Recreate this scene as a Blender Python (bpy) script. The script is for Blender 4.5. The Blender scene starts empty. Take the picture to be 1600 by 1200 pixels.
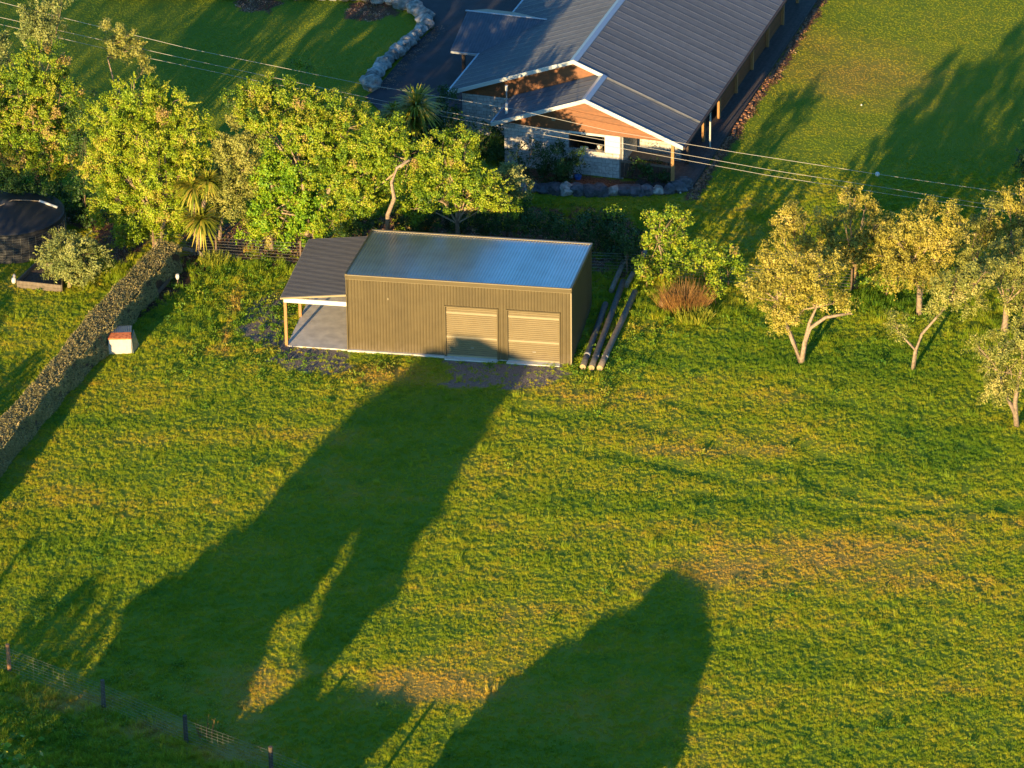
import bpy, math, random
import numpy as np
from mathutils import Vector, Matrix
rng = np.random.default_rng(7); random.seed(7)
R = math.radians
scn = bpy.context.scene

# ------------------------------------------------------------------ camera
CF, CP, CR, CH = 7000.0, 0.471263, -0.0100612, 97.563
CAM = np.array([0.0, -190.0, CH])
_fw = np.array([0, math.cos(CP), -math.sin(CP)]); _r0 = np.array([1.0, 0, 0]); _u0 = np.cross(_r0, _fw)
_rt = _r0*math.cos(CR)+_u0*math.sin(CR); _up = -_r0*math.sin(CR)+_u0*math.cos(CR)
cd = bpy.data.cameras.new('camera'); cam = bpy.data.objects.new('camera', cd); scn.collection.objects.link(cam)
cd.sensor_width = 36; cd.lens = CF/1600*36; cd.clip_start = 1; cd.clip_end = 6000
cam.matrix_world = Matrix(((_rt[0], _up[0], -_fw[0], CAM[0]), (_rt[1], _up[1], -_fw[1], CAM[1]), (_rt[2], _up[2], -_fw[2], CAM[2]), (0, 0, 0, 1)))
scn.camera = cam
# ------------------------------------------------------------------ sky, sun, exposure
AZ, EL = R(20.0), R(8.4)
w = bpy.data.worlds.new('World'); scn.world = w; w.use_nodes = True
nt = w.node_tree; bg = nt.nodes['Background']; sky = nt.nodes.new('ShaderNodeTexSky')
sky.sky_type = 'NISHITA'; sky.sun_disc = False; sky.sun_elevation = EL; sky.sun_rotation = math.pi+AZ
sky.air_density = 1.0; sky.dust_density = 0.6; sky.ozone_density = 2.5
tm = nt.nodes.new('ShaderNodeVectorMath'); tm.operation = 'MULTIPLY'; tm.inputs[1].default_value = (.48, .95, 1.32); nt.links.new(sky.outputs[0], tm.inputs[0]); nt.links.new(tm.outputs[0], bg.inputs[0]); bg.inputs[1].default_value = 0.10
ld = bpy.data.lights.new('sun', 'SUN'); ld.energy = 5.0; ld.angle = R(0.5); ld.color = (1.0, 0.70, 0.32)
sun = bpy.data.objects.new('sun', ld); scn.collection.objects.link(sun)
SD = Vector((math.sin(AZ)*math.cos(EL), math.cos(AZ)*math.cos(EL), -math.sin(EL)))   # direction light travels
sun.rotation_euler = SD.to_track_quat('-Z', 'Y').to_euler(); sun.location = (-30, -120, 40)
vs = scn.view_settings; vs.view_transform = 'Standard'; vs.look = 'None'; vs.exposure = 1.43; vs.gamma = 1; vs.use_curve_mapping = False
scn.cycles.max_bounces = 6; scn.cycles.transparent_max_bounces = 8
S2 = np.array([math.sin(AZ), math.cos(AZ)]); TE = math.tan(EL)

# ------------------------------------------------------------------ helpers
def ray(px, py): return _fw+_rt*(px-800)/CF-_up*(py-600)/CF
def G(px, py, z=0.0):
    d = ray(px, py); return CAM+d*((z-CH)/d[2])
def GY(px, py, y):
    d = ray(px, py); return CAM+d*((y-CAM[1])/d[1])
def pxm(P): return CF/float((np.array(P)-CAM)@_fw)
def G2(pts): return np.array([G(*q)[:2] for q in pts])
C = scn.collection
def tag(o, label=None, cat=None, group=None, kind=None):
    if label: o['label'] = label
    if cat: o['category'] = cat
    if group: o['group'] = group
    if kind: o['kind'] = kind
    return o
def empty(name, loc=(0, 0, 0), rz=0.0, label=None, cat=None, group=None):
    o = bpy.data.objects.new(name, None); C.objects.link(o); o.location = loc; o.rotation_euler = (0, 0, rz); o.empty_display_size = .2
    return tag(o, label, cat, group)
def link(name, me, parent=None):
    o = bpy.data.objects.new(name, me); C.objects.link(o)
    if parent: o.parent = parent
    return o
class MB:
    def __init__(s): s.v = []; s.f = []
    def box(s, x0, x1, y0, y1, z0, z1):
        n = len(s.v); s.v += [(x0,y0,z0),(x1,y0,z0),(x1,y1,z0),(x0,y1,z0),(x0,y0,z1),(x1,y0,z1),(x1,y1,z1),(x0,y1,z1)]
        s.f += [tuple(n+i for i in q) for q in ((0,3,2,1),(4,5,6,7),(0,1,5,4),(1,2,6,5),(2,3,7,6),(3,0,4,7))]; return s
    def hexa(s, P):   # 4 bottom + 4 top points
        n = len(s.v); s.v += [tuple(p) for p in P]
        s.f += [tuple(n+i for i in q) for q in ((0,3,2,1),(4,5,6,7),(0,1,5,4),(1,2,6,5),(2,3,7,6),(3,0,4,7))]; return s
    def poly(s, P):
        n = len(s.v); s.v += [tuple(p) for p in P]; s.f.append(tuple(range(n, n+len(P)))); return s
    def prism(s, P, D):   # polygon P extruded by D
        n = len(s.v); k = len(P); s.v += [tuple(p) for p in P]+[tuple(np.array(p)+np.array(D)) for p in P]
        s.f.append(tuple(range(n, n+k))[::-1]); s.f.append(tuple(range(n+k, n+2*k)))
        for i in range(k): j = (i+1) % k; s.f.append((n+i, n+j, n+k+j, n+k+i))
        return s
    def tube(s, pts, rad, sides=8, cap=True):
        pts = [np.array(p, float) for p in pts]; rings = []
        rad = [rad]*len(pts) if not hasattr(rad, '__len__') else rad
        for i, p in enumerate(pts):
            d = (pts[min(i+1, len(pts)-1)]-pts[max(i-1, 0)]); d /= (np.linalg.norm(d)+1e-9)
            a = np.cross(d, (0, 0, 1.0)) if abs(d[2]) < .95 else np.cross(d, (0, 1.0, 0)); a /= np.linalg.norm(a); b = np.cross(d, a)
            n = len(s.v); rings.append(n)
            for k in range(sides):
                t = 2*math.pi*k/sides; s.v.append(tuple(p+(a*math.cos(t)+b*math.sin(t))*rad[i]))
        for i in range(len(rings)-1):
            for k in range(sides):
                j = (k+1) % sides; s.f.append((rings[i]+k, rings[i]+j, rings[i+1]+j, rings[i+1]+k))
        if cap:
            s.f.append(tuple(rings[0]+k for k in range(sides))[::-1]); s.f.append(tuple(rings[-1]+k for k in range(sides)))
        return s
    def corr(s, P0, U, V, N, width, length, pitch, depth, flat=.55):
        """ribbed sheet: ribs run along V, repeat along U"""
        P0, U, V, N = [np.array(q, float) for q in (P0, U, V, N)]; us = []; k = int(round(width/pitch))
        for i in range(k):
            b = i*pitch; us += [(b, 0), (b+pitch*flat*.5, 0), (b+pitch*(flat*.5+.12), depth), (b+pitch*(1-flat*.5-.12), depth), (b+pitch*(1-flat*.5), 0)]
        us.append((k*pitch, 0)); n = len(s.v)
        for (a, h) in us: s.v.append(tuple(P0+U*a+N*h))
        for (a, h) in us: s.v.append(tuple(P0+U*a+N*h+V*length))
        m = len(us)
        for i in range(m-1): s.f.append((n+i, n+i+1, n+m+i+1, n+m+i))
        return s
    def mesh(s, name, m=None, smooth=False):
        me = bpy.data.meshes.new(name); me.from_pydata(s.v, [], s.f); me.validate(); me.update()
        if m: me.materials.append(m)
        if smooth: me.polygons.foreach_set('use_smooth', [True]*len(me.polygons))
        return me
    def obj(s, name, m, parent=None, smooth=False): return link(name, s.mesh(name, m, smooth), parent)
def copy_tree(o, parent=None):
    c = o.copy(); C.objects.link(c)
    if parent: c.parent = parent
    for ch in o.children: copy_tree(ch, c)
    return c
# value noise
_tab = rng.random((256, 256))
def vn(x, y):
    x = np.asarray(x, float); y = np.asarray(y, float)
    xi = np.floor(x).astype(int); yi = np.floor(y).astype(int); fx = x-xi; fy = y-yi; fx = fx*fx*(3-2*fx); fy = fy*fy*(3-2*fy)
    g = lambda a, b: _tab[a % 256, b % 256]
    return (g(xi, yi)*(1-fx)+g(xi+1, yi)*fx)*(1-fy)+(g(xi, yi+1)*(1-fx)+g(xi+1, yi+1)*fx)*fy
def fbm(x, y, o=3):
    s = 0; a = .5; t = 0
    for i in range(o): s = s+vn(x*2**i+i*17.3, y*2**i+i*9.1)*a; t += a; a *= .5
    return s/t
def inpoly(x, y, P):
    c = np.zeros(np.shape(x), bool); n = len(P); j = n-1
    for i in range(n):
        xi, yi = P[i]; xj, yj = P[j]
        m = ((yi > y) != (yj > y)) & (x < (xj-xi)*(y-yi)/((yj-yi) if yj != yi else 1e-9)+xi); c ^= m; j = i
    return c
def smin(x, lo, hi): t = np.clip((x-lo)/(hi-lo), 0, 1); return t*t*(3-2*t)

# ------------------------------------------------------------------ materials
def mat(name, col, rough=.7, metal=0.0, var=.15, nscale=6.0, bump=0.0, bscale=40.0, spec=.5, col2=None, stretch=(1, 1, 1), coat=0.0):
    m = bpy.data.materials.new(name); m.use_nodes = True; n = m.node_tree.nodes; l = m.node_tree.links; b = n['Principled BSDF']
    b.inputs['Roughness'].default_value = rough; b.inputs['Metallic'].default_value = metal; b.inputs['Specular IOR Level'].default_value = spec
    b.inputs['Coat Weight'].default_value = coat
    g = n.new('ShaderNodeNewGeometry'); mp = n.new('ShaderNodeMapping'); mp.inputs['Scale'].default_value = stretch; l.new(g.outputs['Position'], mp.inputs[0])
    no = n.new('ShaderNodeTexNoise'); no.inputs['Scale'].default_value = nscale; no.inputs['Detail'].default_value = 6; l.new(mp.outputs[0], no.inputs['Vector'])
    cr = n.new('ShaderNodeValToRGB'); e = cr.color_ramp.elements; e[0].position = .3; e[1].position = .7
    c2 = col2 if col2 else tuple(c*(1+var) for c in col)
    e[0].color = (*[c*(1-var) for c in col], 1); e[1].color = (*c2, 1)
    l.new(no.outputs[0], cr.inputs[0])
    oi = n.new('ShaderNodeObjectInfo'); mr = n.new('ShaderNodeMapRange'); mr.inputs[3].default_value = 1-var*.6; mr.inputs[4].default_value = 1+var*.6
    l.new(oi.outputs['Random'], mr.inputs[0]); vm = n.new('ShaderNodeVectorMath'); vm.operation = 'SCALE'; l.new(cr.outputs[0], vm.inputs[0]); l.new(mr.outputs[0], vm.inputs['Scale'])
    l.new(vm.outputs[0], b.inputs['Base Color'])
    if bump:
        n2 = n.new('ShaderNodeTexNoise'); n2.inputs['Scale'].default_value = bscale; n2.inputs['Detail'].default_value = 4; l.new(mp.outputs[0], n2.inputs['Vector'])
        bp = n.new('ShaderNodeBump'); bp.inputs['Strength'].default_value = bump; bp.inputs['Distance'].default_value = .05; l.new(n2.outputs[0], bp.inputs['Height']); l.new(bp.outputs[0], b.inputs['Normal'])
    return m
def leafmat(name, cols, trans=.35, rough=.5, spec=.3):
    """cols: ramp over per-leaf attribute rnd"""
    m = bpy.data.materials.new(name); m.use_nodes = True; n = m.node_tree.nodes; l = m.node_tree.links; b = n['Principled BSDF']
    b.inputs['Roughness'].default_value = rough; b.inputs['Specular IOR Level'].default_value = spec; trans = trans*.6
    at = n.new('ShaderNodeAttribute'); at.attribute_name = 'rnd'
    cr = n.new('ShaderNodeValToRGB'); e = cr.color_ramp.elements
    while len(e) < len(cols): e.new(.5)
    for i, c in enumerate(cols): e[i].position = i/(len(cols)-1); e[i].color = (*c, 1)
    l.new(at.outputs['Fac'], cr.inputs[0]); l.new(cr.outputs[0], b.inputs['Base Color'])
    tr = n.new('ShaderNodeBsdfTranslucent'); l.new(cr.outputs[0], tr.inputs[0]); mx = n.new('ShaderNodeMixShader'); mx.inputs[0].default_value = trans
    l.new(b.outputs[0], mx.inputs[1]); l.new(tr.outputs[0], mx.inputs[2]); l.new(mx.outputs[0], n['Material Output'].inputs[0])
    return m
M = {}
M['broad'] = leafmat('broad_leaf', [(.03,.07,.008), (.11,.21,.012), (.25,.34,.016), (.40,.40,.03), (.36,.24,.09)], .38)
M['broad2'] = leafmat('deep_green_leaf', [(.045,.12,.012), (.12,.26,.012), (.22,.36,.014), (.34,.38,.02), (.40,.30,.10)], .38)
M['willow'] = leafmat('willow_leaf', [(.06,.12,.010), (.18,.28,.012), (.32,.41,.018), (.46,.42,.05), (.42,.27,.10)], .4)
M['olive'] = leafmat('olive_leaf', [(.09,.115,.025), (.23,.25,.05), (.36,.35,.075), (.48,.42,.13)], .3)
M['gold'] = leafmat('golden_olive_leaf', [(.13,.13,.022), (.30,.27,.04), (.46,.39,.06), (.60,.48,.14)], .3)
M['grey'] = leafmat('grey_green_leaf', [(.08,.11,.03), (.19,.23,.06), (.30,.32,.09), (.44,.42,.15)], .3)
M['dark'] = leafmat('dark_shaded_leaf', [(.015,.04,.010), (.03,.07,.014), (.05,.11,.018), (.08,.12,.03)], .25)  # dark green leaf with the shade on the shrubs worked into its colour
M['hedge'] = leafmat('hedge_leaf', [(.14,.135,.05), (.27,.235,.085), (.39,.31,.12), (.50,.37,.17)], .25)
M['spike'] = leafmat('sword_leaf', [(.06,.11,.015), (.20,.25,.02), (.38,.38,.04), (.50,.36,.07)], .3)
M['deadtwig'] = leafmat('dry_stem', [(.14,.075,.03), (.28,.14,.045), (.40,.21,.06), (.30,.28,.05)], .2)
M['bark'] = mat('pale_bark', (.27,.20,.14), .9, var=.35, nscale=9, bump=.6, bscale=30)
M['bark2'] = mat('brown_bark', (.17,.11,.07), .9, var=.35, nscale=9, bump=.6, bscale=30)
M['twig'] = mat('twig_bark', (.26,.19,.12), .9, var=.3, nscale=9)
M['shed'] = mat('olive_brown_cladding', (.086,.064,.027), .45, var=.09, nscale=2)
M['sheddoor'] = mat('door_curtain', (.175,.135,.07), .45, var=.06, nscale=2)
M['shedroof'] = mat('zinc_shed_roof', (.26,.31,.37), .30, metal=.8, var=.12, nscale=1.2, bump=.04, bscale=3)
M['lean'] = mat('charcoal_leanto_roof', (.045,.045,.052), .5, var=.12, nscale=3)
M['flash'] = mat('cream_flashing', (.28,.23,.14), .4, var=.05)
M['white'] = mat('white_paint', (.62,.60,.55), .5, var=.04)
M['conc'] = mat('concrete', (.50,.46,.41), .9, var=.16, nscale=2.2, bump=.15, bscale=60, col2=(.60,.55,.48))
M['houseroof'] = mat('slate_grey_roof', (.082,.092,.112), .42, metal=.15, var=.15, nscale=3)
M['ridge'] = mat('ridge_flashing', (.30,.33,.37), .35, metal=.3, var=.05)
M['barge'] = mat('pale_barge_board', (.48,.50,.47), .5, var=.04)
M['cedar'] = mat('cedar_board', (.17,.06,.017), .6, var=.28, nscale=5, stretch=(1, 1, 6))
M['darkwood'] = mat('dark_timber', (.055,.035,.026), .8, var=.3, nscale=8)
M['postwood'] = mat('pine_post', (.30,.155,.055), .7, var=.18, nscale=10, stretch=(4, 4, .6))
M['deck'] = mat('weathered_deck', (.075,.06,.055), .8, var=.3, nscale=6)
M['block'] = mat('concrete_block', (.42,.41,.39), .9, var=.25, nscale=8, bump=.2, bscale=80)
M['mortar'] = mat('mortar', (.15,.145,.14), .95, var=.1)
M['dark'+'int'] = mat('dark_interior', (.05,.035,.03), .9, var=.2)
M['rock'] = mat('grey_rock', (.29,.28,.25), .9, var=.6, nscale=4, bump=.8, bscale=14)
M['darkrock'] = mat('dark_rock', (.085,.09,.10), .9, var=.6, nscale=4, bump=.8, bscale=14)
M['tank'] = mat('black_plastic_tank', (.018,.020,.026), .6, var=.2)
M['wire'] = mat('galvanised_wire', (.30,.28,.24), .5, metal=.5, var=.1)
M['cable'] = mat('aluminium_cable', (.45,.42,.36), .5, metal=.2, var=.05)
M['oldpost'] = mat('weathered_post', (.10,.075,.05), .9, var=.3, nscale=12, stretch=(3, 3, .6))
M['sunlitpost'] = mat('sunlit_timber_post', (.36,.17,.07), .9, var=.3, nscale=12)  # sunlight on one fence post painted in as a redder tone
M['asphalt'] = mat('asphalt_drive', (.03,.031,.038), .9, var=.25, nscale=1.3, bump=.4, bscale=60)
M['rust'] = mat('rusty_sheet', (.36,.085,.03), .8, var=.4, nscale=9, col2=(.5,.16,.06))
M['boxpanel'] = mat('faded_panel', (.58,.50,.42), .7, var=.1, nscale=6)
M['gal'] = mat('galvanised_sheet', (.26,.30,.34), .35, metal=.6, var=.2)
M['soil'] = mat('dark_soil', (.075,.05,.035), 1, var=.4, nscale=8, bump=.8, bscale=20)
M['mulch'] = mat('bark_mulch', (.16,.085,.06), 1, var=.45, nscale=9, bump=1, bscale=25)
M['brick'] = mat('red_edging_brick', (.26,.12,.06), .9, var=.3, nscale=6)
M['logend'] = mat('cut_timber_end', (.33,.24,.12), .8, var=.15)
M['log'] = mat('tarred_pole', (.085,.078,.07), .75, var=.35, nscale=7)
M['loggrey'] = mat('weathered_log', (.21,.17,.13), .9, var=.3, nscale=7)
M['band'] = mat('pale_pole_band', (.34,.33,.31), .7, var=.12)
M['plank'] = mat('bed_plank', (.15,.12,.09), .9, var=.25, nscale=8)
M['blue'] = mat('blue_plastic', (.02,.12,.45), .5)

for key in ('shed', 'sheddoor'):   # rain splash of dried mud on the lowest half metre
    m = M[key]; n = m.node_tree.nodes; l = m.node_tree.links; b = n['Principled BSDF']; src_ = b.inputs['Base Color'].links[0].from_socket
    g = n.new('ShaderNodeNewGeometry'); sx_ = n.new('ShaderNodeSeparateXYZ'); l.new(g.outputs['Position'], sx_.inputs[0]); no = n.new('ShaderNodeTexNoise'); no.inputs['Scale'].default_value = 3; no.inputs['Detail'].default_value = 7; l.new(g.outputs['Position'], no.inputs['Vector'])
    ma = n.new('ShaderNodeMath'); ma.operation = 'MULTIPLY_ADD'; ma.inputs[1].default_value = -1.5; l.new(no.outputs[0], ma.inputs[0]); l.new(sx_.outputs[2], ma.inputs[2])
    mr = n.new('ShaderNodeMapRange'); mr.inputs[1].default_value = -.75; mr.inputs[2].default_value = -.15; mr.inputs[3].default_value = .55; mr.inputs[4].default_value = 0; l.new(ma.outputs[0], mr.inputs[0])
    x = n.new('ShaderNodeMix'); x.data_type = 'RGBA'; l.new(mr.outputs[0], x.inputs[0]); l.new(src_, x.inputs[6]); x.inputs[7].default_value = (.13, .10, .065, 1); l.new(x.outputs[2], b.inputs['Base Color'])

# ------------------------------------------------------------------ zones (world xy polygons)
Z_drive = [(-7.4,37.0),(-6.3,40.5),(-5.6,42.6),(-4.9,44.5),(-4.2,46.0),(-4.3,47.6),(-5.3,49.2),(-6.9,50.6),(-9,51.2),(-30,51.5),(-60,52),(-60,75),(20,75),(20,60),(0.5,34),(-4.8,29.2),(-7.9,36.2)]
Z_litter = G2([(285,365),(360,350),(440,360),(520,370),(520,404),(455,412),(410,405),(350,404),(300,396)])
Z_soil = G2([(292,398),(345,402),(300,440),(262,470),(215,500),(205,470),(240,440),(265,408)])
Z_gravel = [G2([(690,560),(885,570),(884,588),(848,604),(780,607),(694,598)]), G2([(440,538),(545,548),(550,562),(535,585),(470,580),(420,565)]), G2([(395,470),(440,455),(447,540),(400,545),(375,520)])]
SX, SY, SYAW = -7.967, 5.208, 0.169476
HX, HY, HYAW = 3.958, 25.226, 0.31
def fr(X, Y, yaw): 
    u = np.array([math.cos(yaw), -math.sin(yaw)]); v = np.array([math.sin(yaw), math.cos(yaw)]); O = np.array([X, Y])
    return lambda a, d: O+u*a+v*d
sh = fr(SX, SY, SYAW); hs = fr(HX, HY, HYAW)
Z_shed = [sh(-3.05, -.02), sh(11, -.02), sh(11, 6.6), sh(-3.05, 6.6)]
Z_house = [hs(-8.1, 3.7), hs(-4.6, 3.7), hs(-4.6, .4), hs(1.6, .3), hs(1.7, -.0), hs(5.8, -.1), hs(5.95, 34), hs(-8.1, 34)]
Z_hbed = [(5.4,24.6),(3.5,24.2),(-.5,23.8),(-1.2,27.0),(5.7,25.0),(9.0,23.6),(9.0,22.9),(7.4,23.6)]
Z_hbed = [fr_(a, d) for fr_ in [lambda a, d: np.array([3.958+a*math.cos(.31)+d*math.sin(.31), 25.226-a*math.sin(.31)+d*math.cos(.31)])] for a, d in ((-4.9,.5),(1.8,.5),(5.5,.1),(5.2,-.4),(4,-.9),(2,-1.6),(0,-2),(-2,-2.4),(-4.9,-3))]
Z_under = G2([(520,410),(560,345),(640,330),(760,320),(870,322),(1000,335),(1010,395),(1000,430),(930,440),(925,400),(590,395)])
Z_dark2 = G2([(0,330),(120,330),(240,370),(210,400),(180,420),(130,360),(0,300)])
Z_bank = G2([(0,1050),(162,1106),(291,1163),(424,1212),(424,1300),(-100,1300),(-100,1020)])
Z_mulch = G(578, 16)[:2]
TRK = [G2(q) for q in ([(820,640),(900,648),(1000,660),(1100,690),(1200,728),(1300,762),(1420,795),(1560,835)], [(860,680),(900,700),(980,715),(1080,733),(1180,765),(1330,808),(1450,838)],
       [(1050,628),(1130,650),(1200,680),(1320,725),(1450,762),(1600,800)], [(1230,600),(1330,640),(1450,690),(1600,730)], [(1100,780),(1230,790),(1400,800),(1600,790)])]
def tracks(x, y):
    x = np.asarray(x, float); t = np.zeros(x.shape)
    jx = x+.9*(fbm(x*.5, y*.5+60, 3)-.5); jy = y+.9*(fbm(x*.5+80, y*.5, 3)-.5)
    for P in TRK:
        d = np.full(x.shape, 1e9)
        for (a, b) in zip(P[:-1], P[1:]):
            e = b-a; h = np.clip(((jx-a[0])*e[0]+(jy-a[1])*e[1])/(e@e), 0, 1); d = np.minimum(d, np.hypot(jx-a[0]-h*e[0], jy-a[1]-h*e[1]))
        t = np.maximum(t, np.exp(-(d/.5)**2)*(.1+.95*fbm(x*.35+20, y*.35, 2)))
    return t
def gh(x, y):
    h = .10*(fbm(x*.22, y*.22, 2)-.5)+.055*(fbm(x*.9+9, y*.9, 3)-.5)
    h = h+smin(-(y+28.5+.72*(x+16)), .3, 3)*.25*(fbm(x*.6+40, y*.6, 3)-.3)
    h = h-.065*tracks(x, y); far = smin(np.hypot(x, y-5), 80, 160); return h*(1-far)
def blob(x, y, L):
    s = np.zeros(np.shape(x))
    for (px, py, rx, ry, a) in L:
        c = G(px, py); k = pxm(c); s = s+a*np.exp(-(((x-c[0])/(rx/k))**2+((y-c[1])/(ry/(k*.45)))**2))
    return s
DRY = [(1250,880,190,35,.8),(1450,830,120,50,.45),(1120,900,60,30,.5),(690,1075,110,30,.8),(800,990,90,50,.4),(1230,620,60,20,.4),(870,615,80,25,.5),(600,585,80,18,.6),(60,760,60,60,.3),
       (1350,120,120,60,.55),(1250,60,60,60,.3),(1150,700,150,25,.3),(520,720,60,60,.3),(1500,1000,100,60,.2),(340,390,60,10,.8),(900,1130,120,40,.3),(380,1080,60,60,.5),(1010,660,80,30,.3),(354,520,8,36,.9),(370,465,8,26,.8),(400,575,40,10,.5),(110,1098,60,14,.9),(240,1140,70,14,.9),(370,1178,70,14,.9),(620,1080,70,25,.6)]
LUSH = [(1330,560,230,45,.8),(1150,520,80,40,.5),(1500,700,150,60,.4),(260,480,80,50,.3),(100,850,140,60,.35),(1100,1000,150,40,.2),(900,780,150,40,.25),(200,900,150,60,.3),(1350,1120,200,50,.25),(1400,470,60,20,.8)]
def tints(x, y):
    """0 lush .. 1 dry"""
    st = fbm(x*.16+3, y*.55+7, 3)     # streaks along the mowing direction
    cl = .5*fbm(x*1.1, y*1.1, 3)+.5*fbm(x*3.1+11, y*4.6, 2); sm_ = 1-.55*smin(y, 20, 28)
    t = .475-.05*smin(y, 20, 28)+.65*(st-.5)*sm_+.70*(cl-.5)*sm_+.62*blob(x, y, DRY)-.42*blob(x, y, LUSH)
    # curved wheel tracks of darker growth, the rut shade painted into their tint
    return np.clip(t-.22*tracks(x, y), 0, 1)
def masks(x, y):
    n = (fbm(x*1.4, y*1.4, 3)-.5)
    grav = np.zeros(np.shape(x)); 
    for P in Z_gravel: grav = np.maximum(grav, inpoly(x+n*1.4, y+n*1.1, P).astype(float))
    soil = inpoly(x+n, y+n, Z_soil).astype(float)
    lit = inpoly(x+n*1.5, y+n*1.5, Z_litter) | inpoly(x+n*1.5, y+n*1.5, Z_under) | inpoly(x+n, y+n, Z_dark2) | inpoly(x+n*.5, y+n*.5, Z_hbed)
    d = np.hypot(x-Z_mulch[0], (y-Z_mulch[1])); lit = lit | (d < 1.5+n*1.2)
    c2 = G(405, 6)[:2]; lit = lit | (np.hypot(x-c2[0], y-c2[1]) < 1.3+n)
    b = hs(6.0, 0); v = np.array([math.sin(HYAW), math.cos(HYAW)]); u = np.array([v[1], -v[0]])
    a = (x-HX)*u[0]+(y-HY)*u[1]; dd = (x-HX)*v[0]+(y-HY)*v[1]
    lit = lit | ((np.abs(a-6.0) < .32+n*.6) & (dd > -1) & (dd < 36))
    # curved inner edge of the drive wall
    return grav, soil, lit.astype(float)

# ------------------------------------------------------------------ ground
def axis(lo, hi, step, far):
    a = list(np.arange(lo, hi+1e-6, step)); d = step; p = hi; q = lo; L = []; Rr = []
    while p < far: d *= 1.5; p += d; q -= d; Rr.append(p); L.append(q)
    return np.array(L[::-1]+a+Rr)
xs = axis(-34, 34, .25, 2500); ys = axis(-42, 66, .25, 2500)
X, Y = np.meshgrid(xs, ys); Zg = gh(X, Y)
vv = np.stack([X.ravel(), Y.ravel(), Zg.ravel()], 1).astype(np.float32); nx, ny = len(xs), len(ys)
ii = (np.arange(ny-1)[:, None]*nx+np.arange(nx-1)[None, :]).ravel()
ff = np.stack([ii, ii+1, ii+nx+1, ii+nx], 1)
def fastmesh(name, V, F, m, attrs=None, smooth=False):
    me = bpy.data.meshes.new(name); k = F.shape[1]
    me.vertices.add(len(V)); me.vertices.foreach_set('co', np.ascontiguousarray(V, np.float32).ravel())
    me.loops.add(F.size); me.loops.foreach_set('vertex_index', F.astype(np.int32).ravel())
    me.polygons.add(len(F)); me.polygons.foreach_set('loop_start', np.arange(0, F.size, k, dtype=np.int32))
    try: me.polygons.foreach_set('loop_total', np.full(len(F), k, dtype=np.int32))
    except Exception: pass
    if smooth: me.polygons.foreach_set('use_smooth', np.ones(len(F), bool))
    for nme, arr in (attrs or {}).items():
        a = me.attributes.new(nme, 'FLOAT', 'POINT'); a.data.foreach_set('value', np.ascontiguousarray(arr, np.float32))
    me.update(calc_edges=True); me.validate()
    if m: me.materials.append(m)
    return me
grav, soil, lit = masks(X.ravel(), Y.ravel())
def ground_mat():
    m = bpy.data.materials.new('lawn_ground'); m.use_nodes = True; n = m.node_tree.nodes; l = m.node_tree.links; b = n['Principled BSDF']
    b.inputs['Roughness'].default_value = 1; b.inputs['Specular IOR Level'].default_value = .1
    def att(nm): a = n.new('ShaderNodeAttribute'); a.attribute_name = nm; return a.outputs['Fac']
    g = n.new('ShaderNodeNewGeometry')
    def noise(sc, d=5): t = n.new('ShaderNodeTexNoise'); t.inputs['Scale'].default_value = sc; t.inputs['Detail'].default_value = d; l.new(g.outputs['Position'], t.inputs['Vector']); return t.outputs[0]
    def ramp(f, cs):
        r = n.new('ShaderNodeValToRGB'); e = r.color_ramp.elements
        while len(e) < len(cs): e.new(.5)
        for i, (p, c) in enumerate(cs): e[i].position = p; e[i].color = (*c, 1)
        l.new(f, r.inputs[0]); return r.outputs[0]
    def mix(f, a, c): x = n.new('ShaderNodeMix'); x.data_type = 'RGBA'; l.new(f, x.inputs[0]); l.new(a, x.inputs[6]); l.new(c, x.inputs[7]); return x.outputs[2]
    gcol = ramp(att('tint'), [(0, (.07,.16,.015)), (.5, (.17,.22,.02)), (1, (.34,.24,.05))])
    gr = ramp(noise(18), [(.35, (.09,.078,.068)), (.5, (.18,.15,.125)), (.7, (.33,.27,.22))])
    so = ramp(noise(7), [(.3, (.035,.022,.015)), (.6, (.09,.055,.035)), (.8, (.15,.09,.05))])
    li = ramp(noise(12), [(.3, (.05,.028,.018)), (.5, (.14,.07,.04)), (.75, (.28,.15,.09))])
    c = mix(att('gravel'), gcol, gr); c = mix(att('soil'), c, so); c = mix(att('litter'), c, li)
    l.new(c, b.inputs['Base Color'])
    bp = n.new('ShaderNodeBump'); bp.inputs['Strength'].default_value = .8; bp.inputs['Distance'].default_value = .06; l.new(noise(14, 6), bp.inputs['Height']); l.new(bp.outputs[0], b.inputs['Normal'])
    return m
ground = link('lawn', fastmesh('lawn', vv, ff, ground_mat(), {'tint': tints(X.ravel(), Y.ravel()), 'gravel': grav, 'soil': soil, 'litter': lit}, True)); ground['kind'] = 'structure'

# driveway
dv = MB().poly([(x, y, .09) for x, y in Z_drive]); drive = dv.obj('driveway', M['asphalt']); drive['kind'] = 'structure'

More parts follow.
